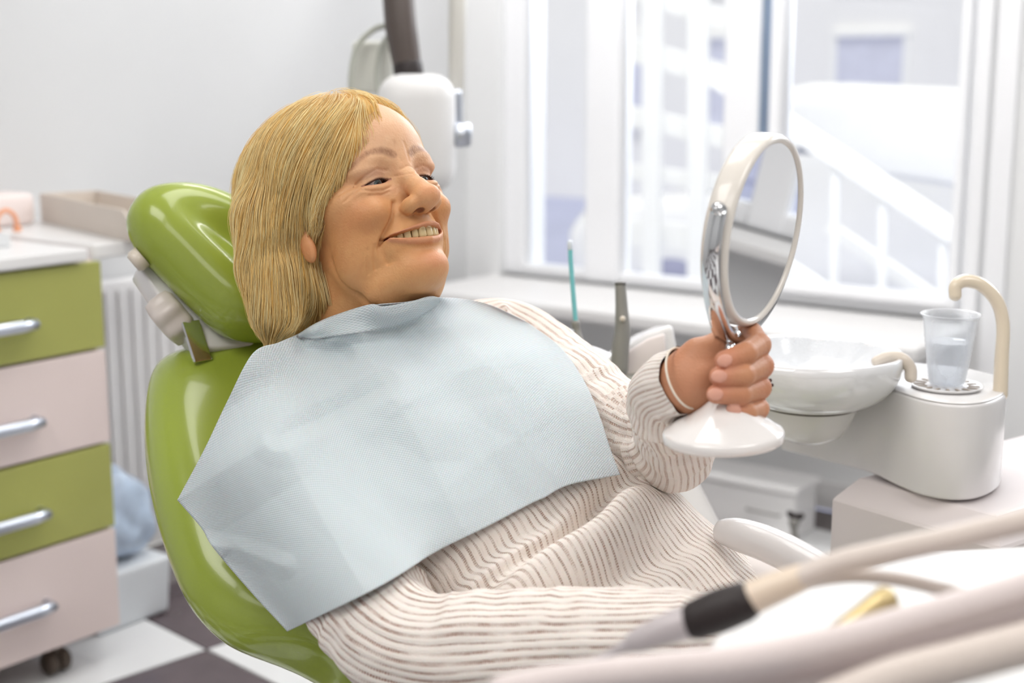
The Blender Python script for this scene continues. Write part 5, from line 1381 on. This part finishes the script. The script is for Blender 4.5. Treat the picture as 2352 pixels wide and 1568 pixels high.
sj = thing('saliva_ejector', 'thin teal saliva ejector tube standing up in its grey handle', 'suction tube', P(1325, 800, 1.86))
mk('ejector_tube', tube([P(1310, 566, 1.86), P(1311, 600, 1.86), P(1318, 690, 1.86), P(1323, 748, 1.86)], .0031, 14, 20), mat('teal_tube', sr(120, 196, 202), rough=.25, coat=.4, var=.03), sj)
mk('ejector_tip', tube([P(1309, 556, 1.86), P(1310, 572, 1.86)], .0036, 14), mat('clear_tip', sr(214, 222, 232), rough=.2, coat=.3, var=.02), sj)
mk('handle', tube([P(1322, 742, 1.86), P(1325, 765, 1.86), P(1334, 815, 1.85)], [.0055, .0060, .0085], 16, 16), grey_pl, sj)
hd = thing('holder_block', 'small grey holder block left of the teal suction tube', 'holder', P(1302, 800, 1.87))
a = P(1301, 782, 1.87); mk('holder_body', xf(box((.021, .03, .030), .003, 3), cM[:, [0, 2, 1]]*np.array([1, -1, 1]), a), satin, hd)
sh = thing('suction_handle', 'thick grey suction handle standing behind the far sleeve', 'suction handle', P(1428, 800, 1.86))
mk('handle_body', tube([P(1425, 656, 1.86), P(1427, 690, 1.86), P(1428, 712, 1.86), P(1430, 760, 1.86), P(1425, 800, 1.86), P(1422, 850, 1.86)], [.0070, .0078, .0084, .0106, .0115, .0118], 24, 40), grey_pl, sh)
mk('handle_button', ball_vf(P(1430, 732, 1.846), .004, 10), beige_pl, sh)
mk('handle_mouth', xf(lathe([(.0074, 0), (.0074, .004), (.0055, .004), (.0055, 0)], 28, True), frame(UPV), P(1425, 655, 1.86)), mat('dark_grey', sr(110, 108, 106), rough=.5, var=.05), sh)

# ------------------------------------------------------------------ foreground: instrument tray, handpieces and their hoses
hose_m = mat('beige_hose', sr(212, 200, 192), rough=.4, coat=.15, var=.03, vscale=10)
hose2 = mat('rosy_hose', sr(218, 206, 204), rough=.4, coat=.15, var=.03, vscale=10)
tray = thing('delivery_unit', 'white instrument delivery unit out of focus in the lower right corner', 'dental unit', P(2000, 1560, .86))
tz = P(1900, 1400, .95)[2]
tp = [on(x, y, tz) for x, y in ((1560, 1600), (1640, 1450), (1760, 1385), (1900, 1320), (2120, 1262), (2420, 1245), (2500, 1500), (2300, 1800), (1700, 1800))]
mk('tray_top', prism([tuple(q[:2]) for q in tp], tz-.03, tz, .008, 3), wht2, tray)
mk('tray_mat', prism([tuple((q*.86+sum(tp)/len(tp)*.14)[:2]) for q in tp], tz, tz+.003, .001, 1), mat('tray_mat_white', sr(236, 236, 236), rough=.5, var=.02), tray)
ctp = sum(tp)/len(tp)
mk('unit_column', tube([ctp-Z*.03, ctp-Z*.30, np.array([ctp[0], ctp[1], .04])], [.05, .05, .06], 24, 12), wht, tray)
mk('unit_foot', xf(lathe([(.001, 0), (.24, 0), (.24, .02), (.2, .05), (.06, .06), (.001, .06)], 48), None, (ctp[0], ctp[1], 0)), wht, tray)
h1 = thing('scaler_handpiece', 'grey handpiece with a black ring pointing towards her lap, out of focus', 'handpiece', P(1600, 1440, .78))
def dd(x): return .80-.00008*(x-1600)
hpts = [(1335, 1528, 4), (1400, 1500, 9), (1440, 1482, 16), (1460, 1472, 26), (1520, 1448, 34), (1600, 1422, 42)]
mk('handpiece_body', tube([P(x, y, dd(x)) for x, y, r in hpts], [r/F*dd(x) for x, y, r in hpts], 28, 50), mat('pale_metal_grey', sr(206, 198, 200), rough=.3, metal=.3, var=.04), h1)
mk('black_ring', tube([P(1596, 1424, dd(1600)), P(1655, 1401, dd(1655)), P(1712, 1380, dd(1712))], [46/F*.8, 50/F*.8, 47/F*.79], 32, 16), black_r, h1)
mk('grip_end', tube([P(1705, 1382, dd(1705)), P(1780, 1350, dd(1780)), P(1850, 1322, dd(1850))], [40/F*.79, 36/F*.79, 30/F*.78], 28, 16), mat('cream_grip', sr(226, 208, 188), rough=.3, coat=.3, var=.03), h1)
HK = [0.0]
def hose(name, label, pts, r, m_, ds):
    t = thing(name, label, 'hose', P(pts[0][0], pts[0][1], ds[0]), 'hoses of the delivery unit')
    q = [P(x, y, d) for (x, y), d in zip(pts, ds)]
    q += [q[-1]+RGT*.05-Z*.06, on(2520, 1490, tz)+Z*.03+RGT*HK[0], on(2500, 1500, tz)+Z*.004+RGT*HK[0]]; HK[0] += .03
    mk('hose_tube', tube(q, r, 20, 120), m_, t)
    return t
o1 = hose('instrument_hose', 'beige hose rising from the handpiece towards the right edge', [(1840, 1326), (1930, 1292), (2060, 1262), (2200, 1232), (2352, 1196), (2560, 1150)], .0068, hose_m, [.78, .775, .77, .765, .76, .76])
o2 = hose('instrument_hose', 'thin beige hose arching over the white tray below the upper hose', [(1800, 1350), (1870, 1332), (1960, 1322), (2060, 1330), (2160, 1352), (2260, 1376), (2400, 1400)], .0042, hose_m, [.79, .79, .79, .79, .785, .78, .78])
o3 = hose('instrument_hose', 'broad rosy hose sweeping across the lower right up to the picture edge', [(1150, 1590), (1300, 1562), (1500, 1540), (1700, 1520), (1900, 1480), (2100, 1425), (2352, 1352), (2600, 1270)], .0088, hose2, [.70, .70, .70, .70, .70, .70, .70, .70])
o4 = hose('instrument_hose', 'beige hose lying below the broad rosy hose at the lower right', [(1900, 1620), (2050, 1560), (2200, 1520), (2352, 1480), (2600, 1420)], .0105, hose_m, [.68, .68, .68, .68, .68])
o5 = hose('instrument_hose', 'pale hose in front of the blouse along the bottom picture edge', [(1180, 1625), (1400, 1580), (1650, 1575), (1900, 1540), (2150, 1480), (2400, 1412), (2600, 1350)], .0095, hose2, [.72]*7)
o6 = thing('syringe_tip', 'small brass-coloured nozzle standing between the hoses at the lower right', 'nozzle', P(2040, 1430, .76))
mk('nozzle', tube([P(1880, 1470, .76), P(1960, 1425, .76), P(2035, 1375, .76)], [.0035, .0055, .0075], 16, 20), mat('brass', sr(206, 186, 138), rough=.3, metal=.6, var=.05), o6)
mk('nozzle_collar', tube([P(2035, 1372, .76), P(2050, 1420, .76)], .006, 16), MATS['brass'], o6)
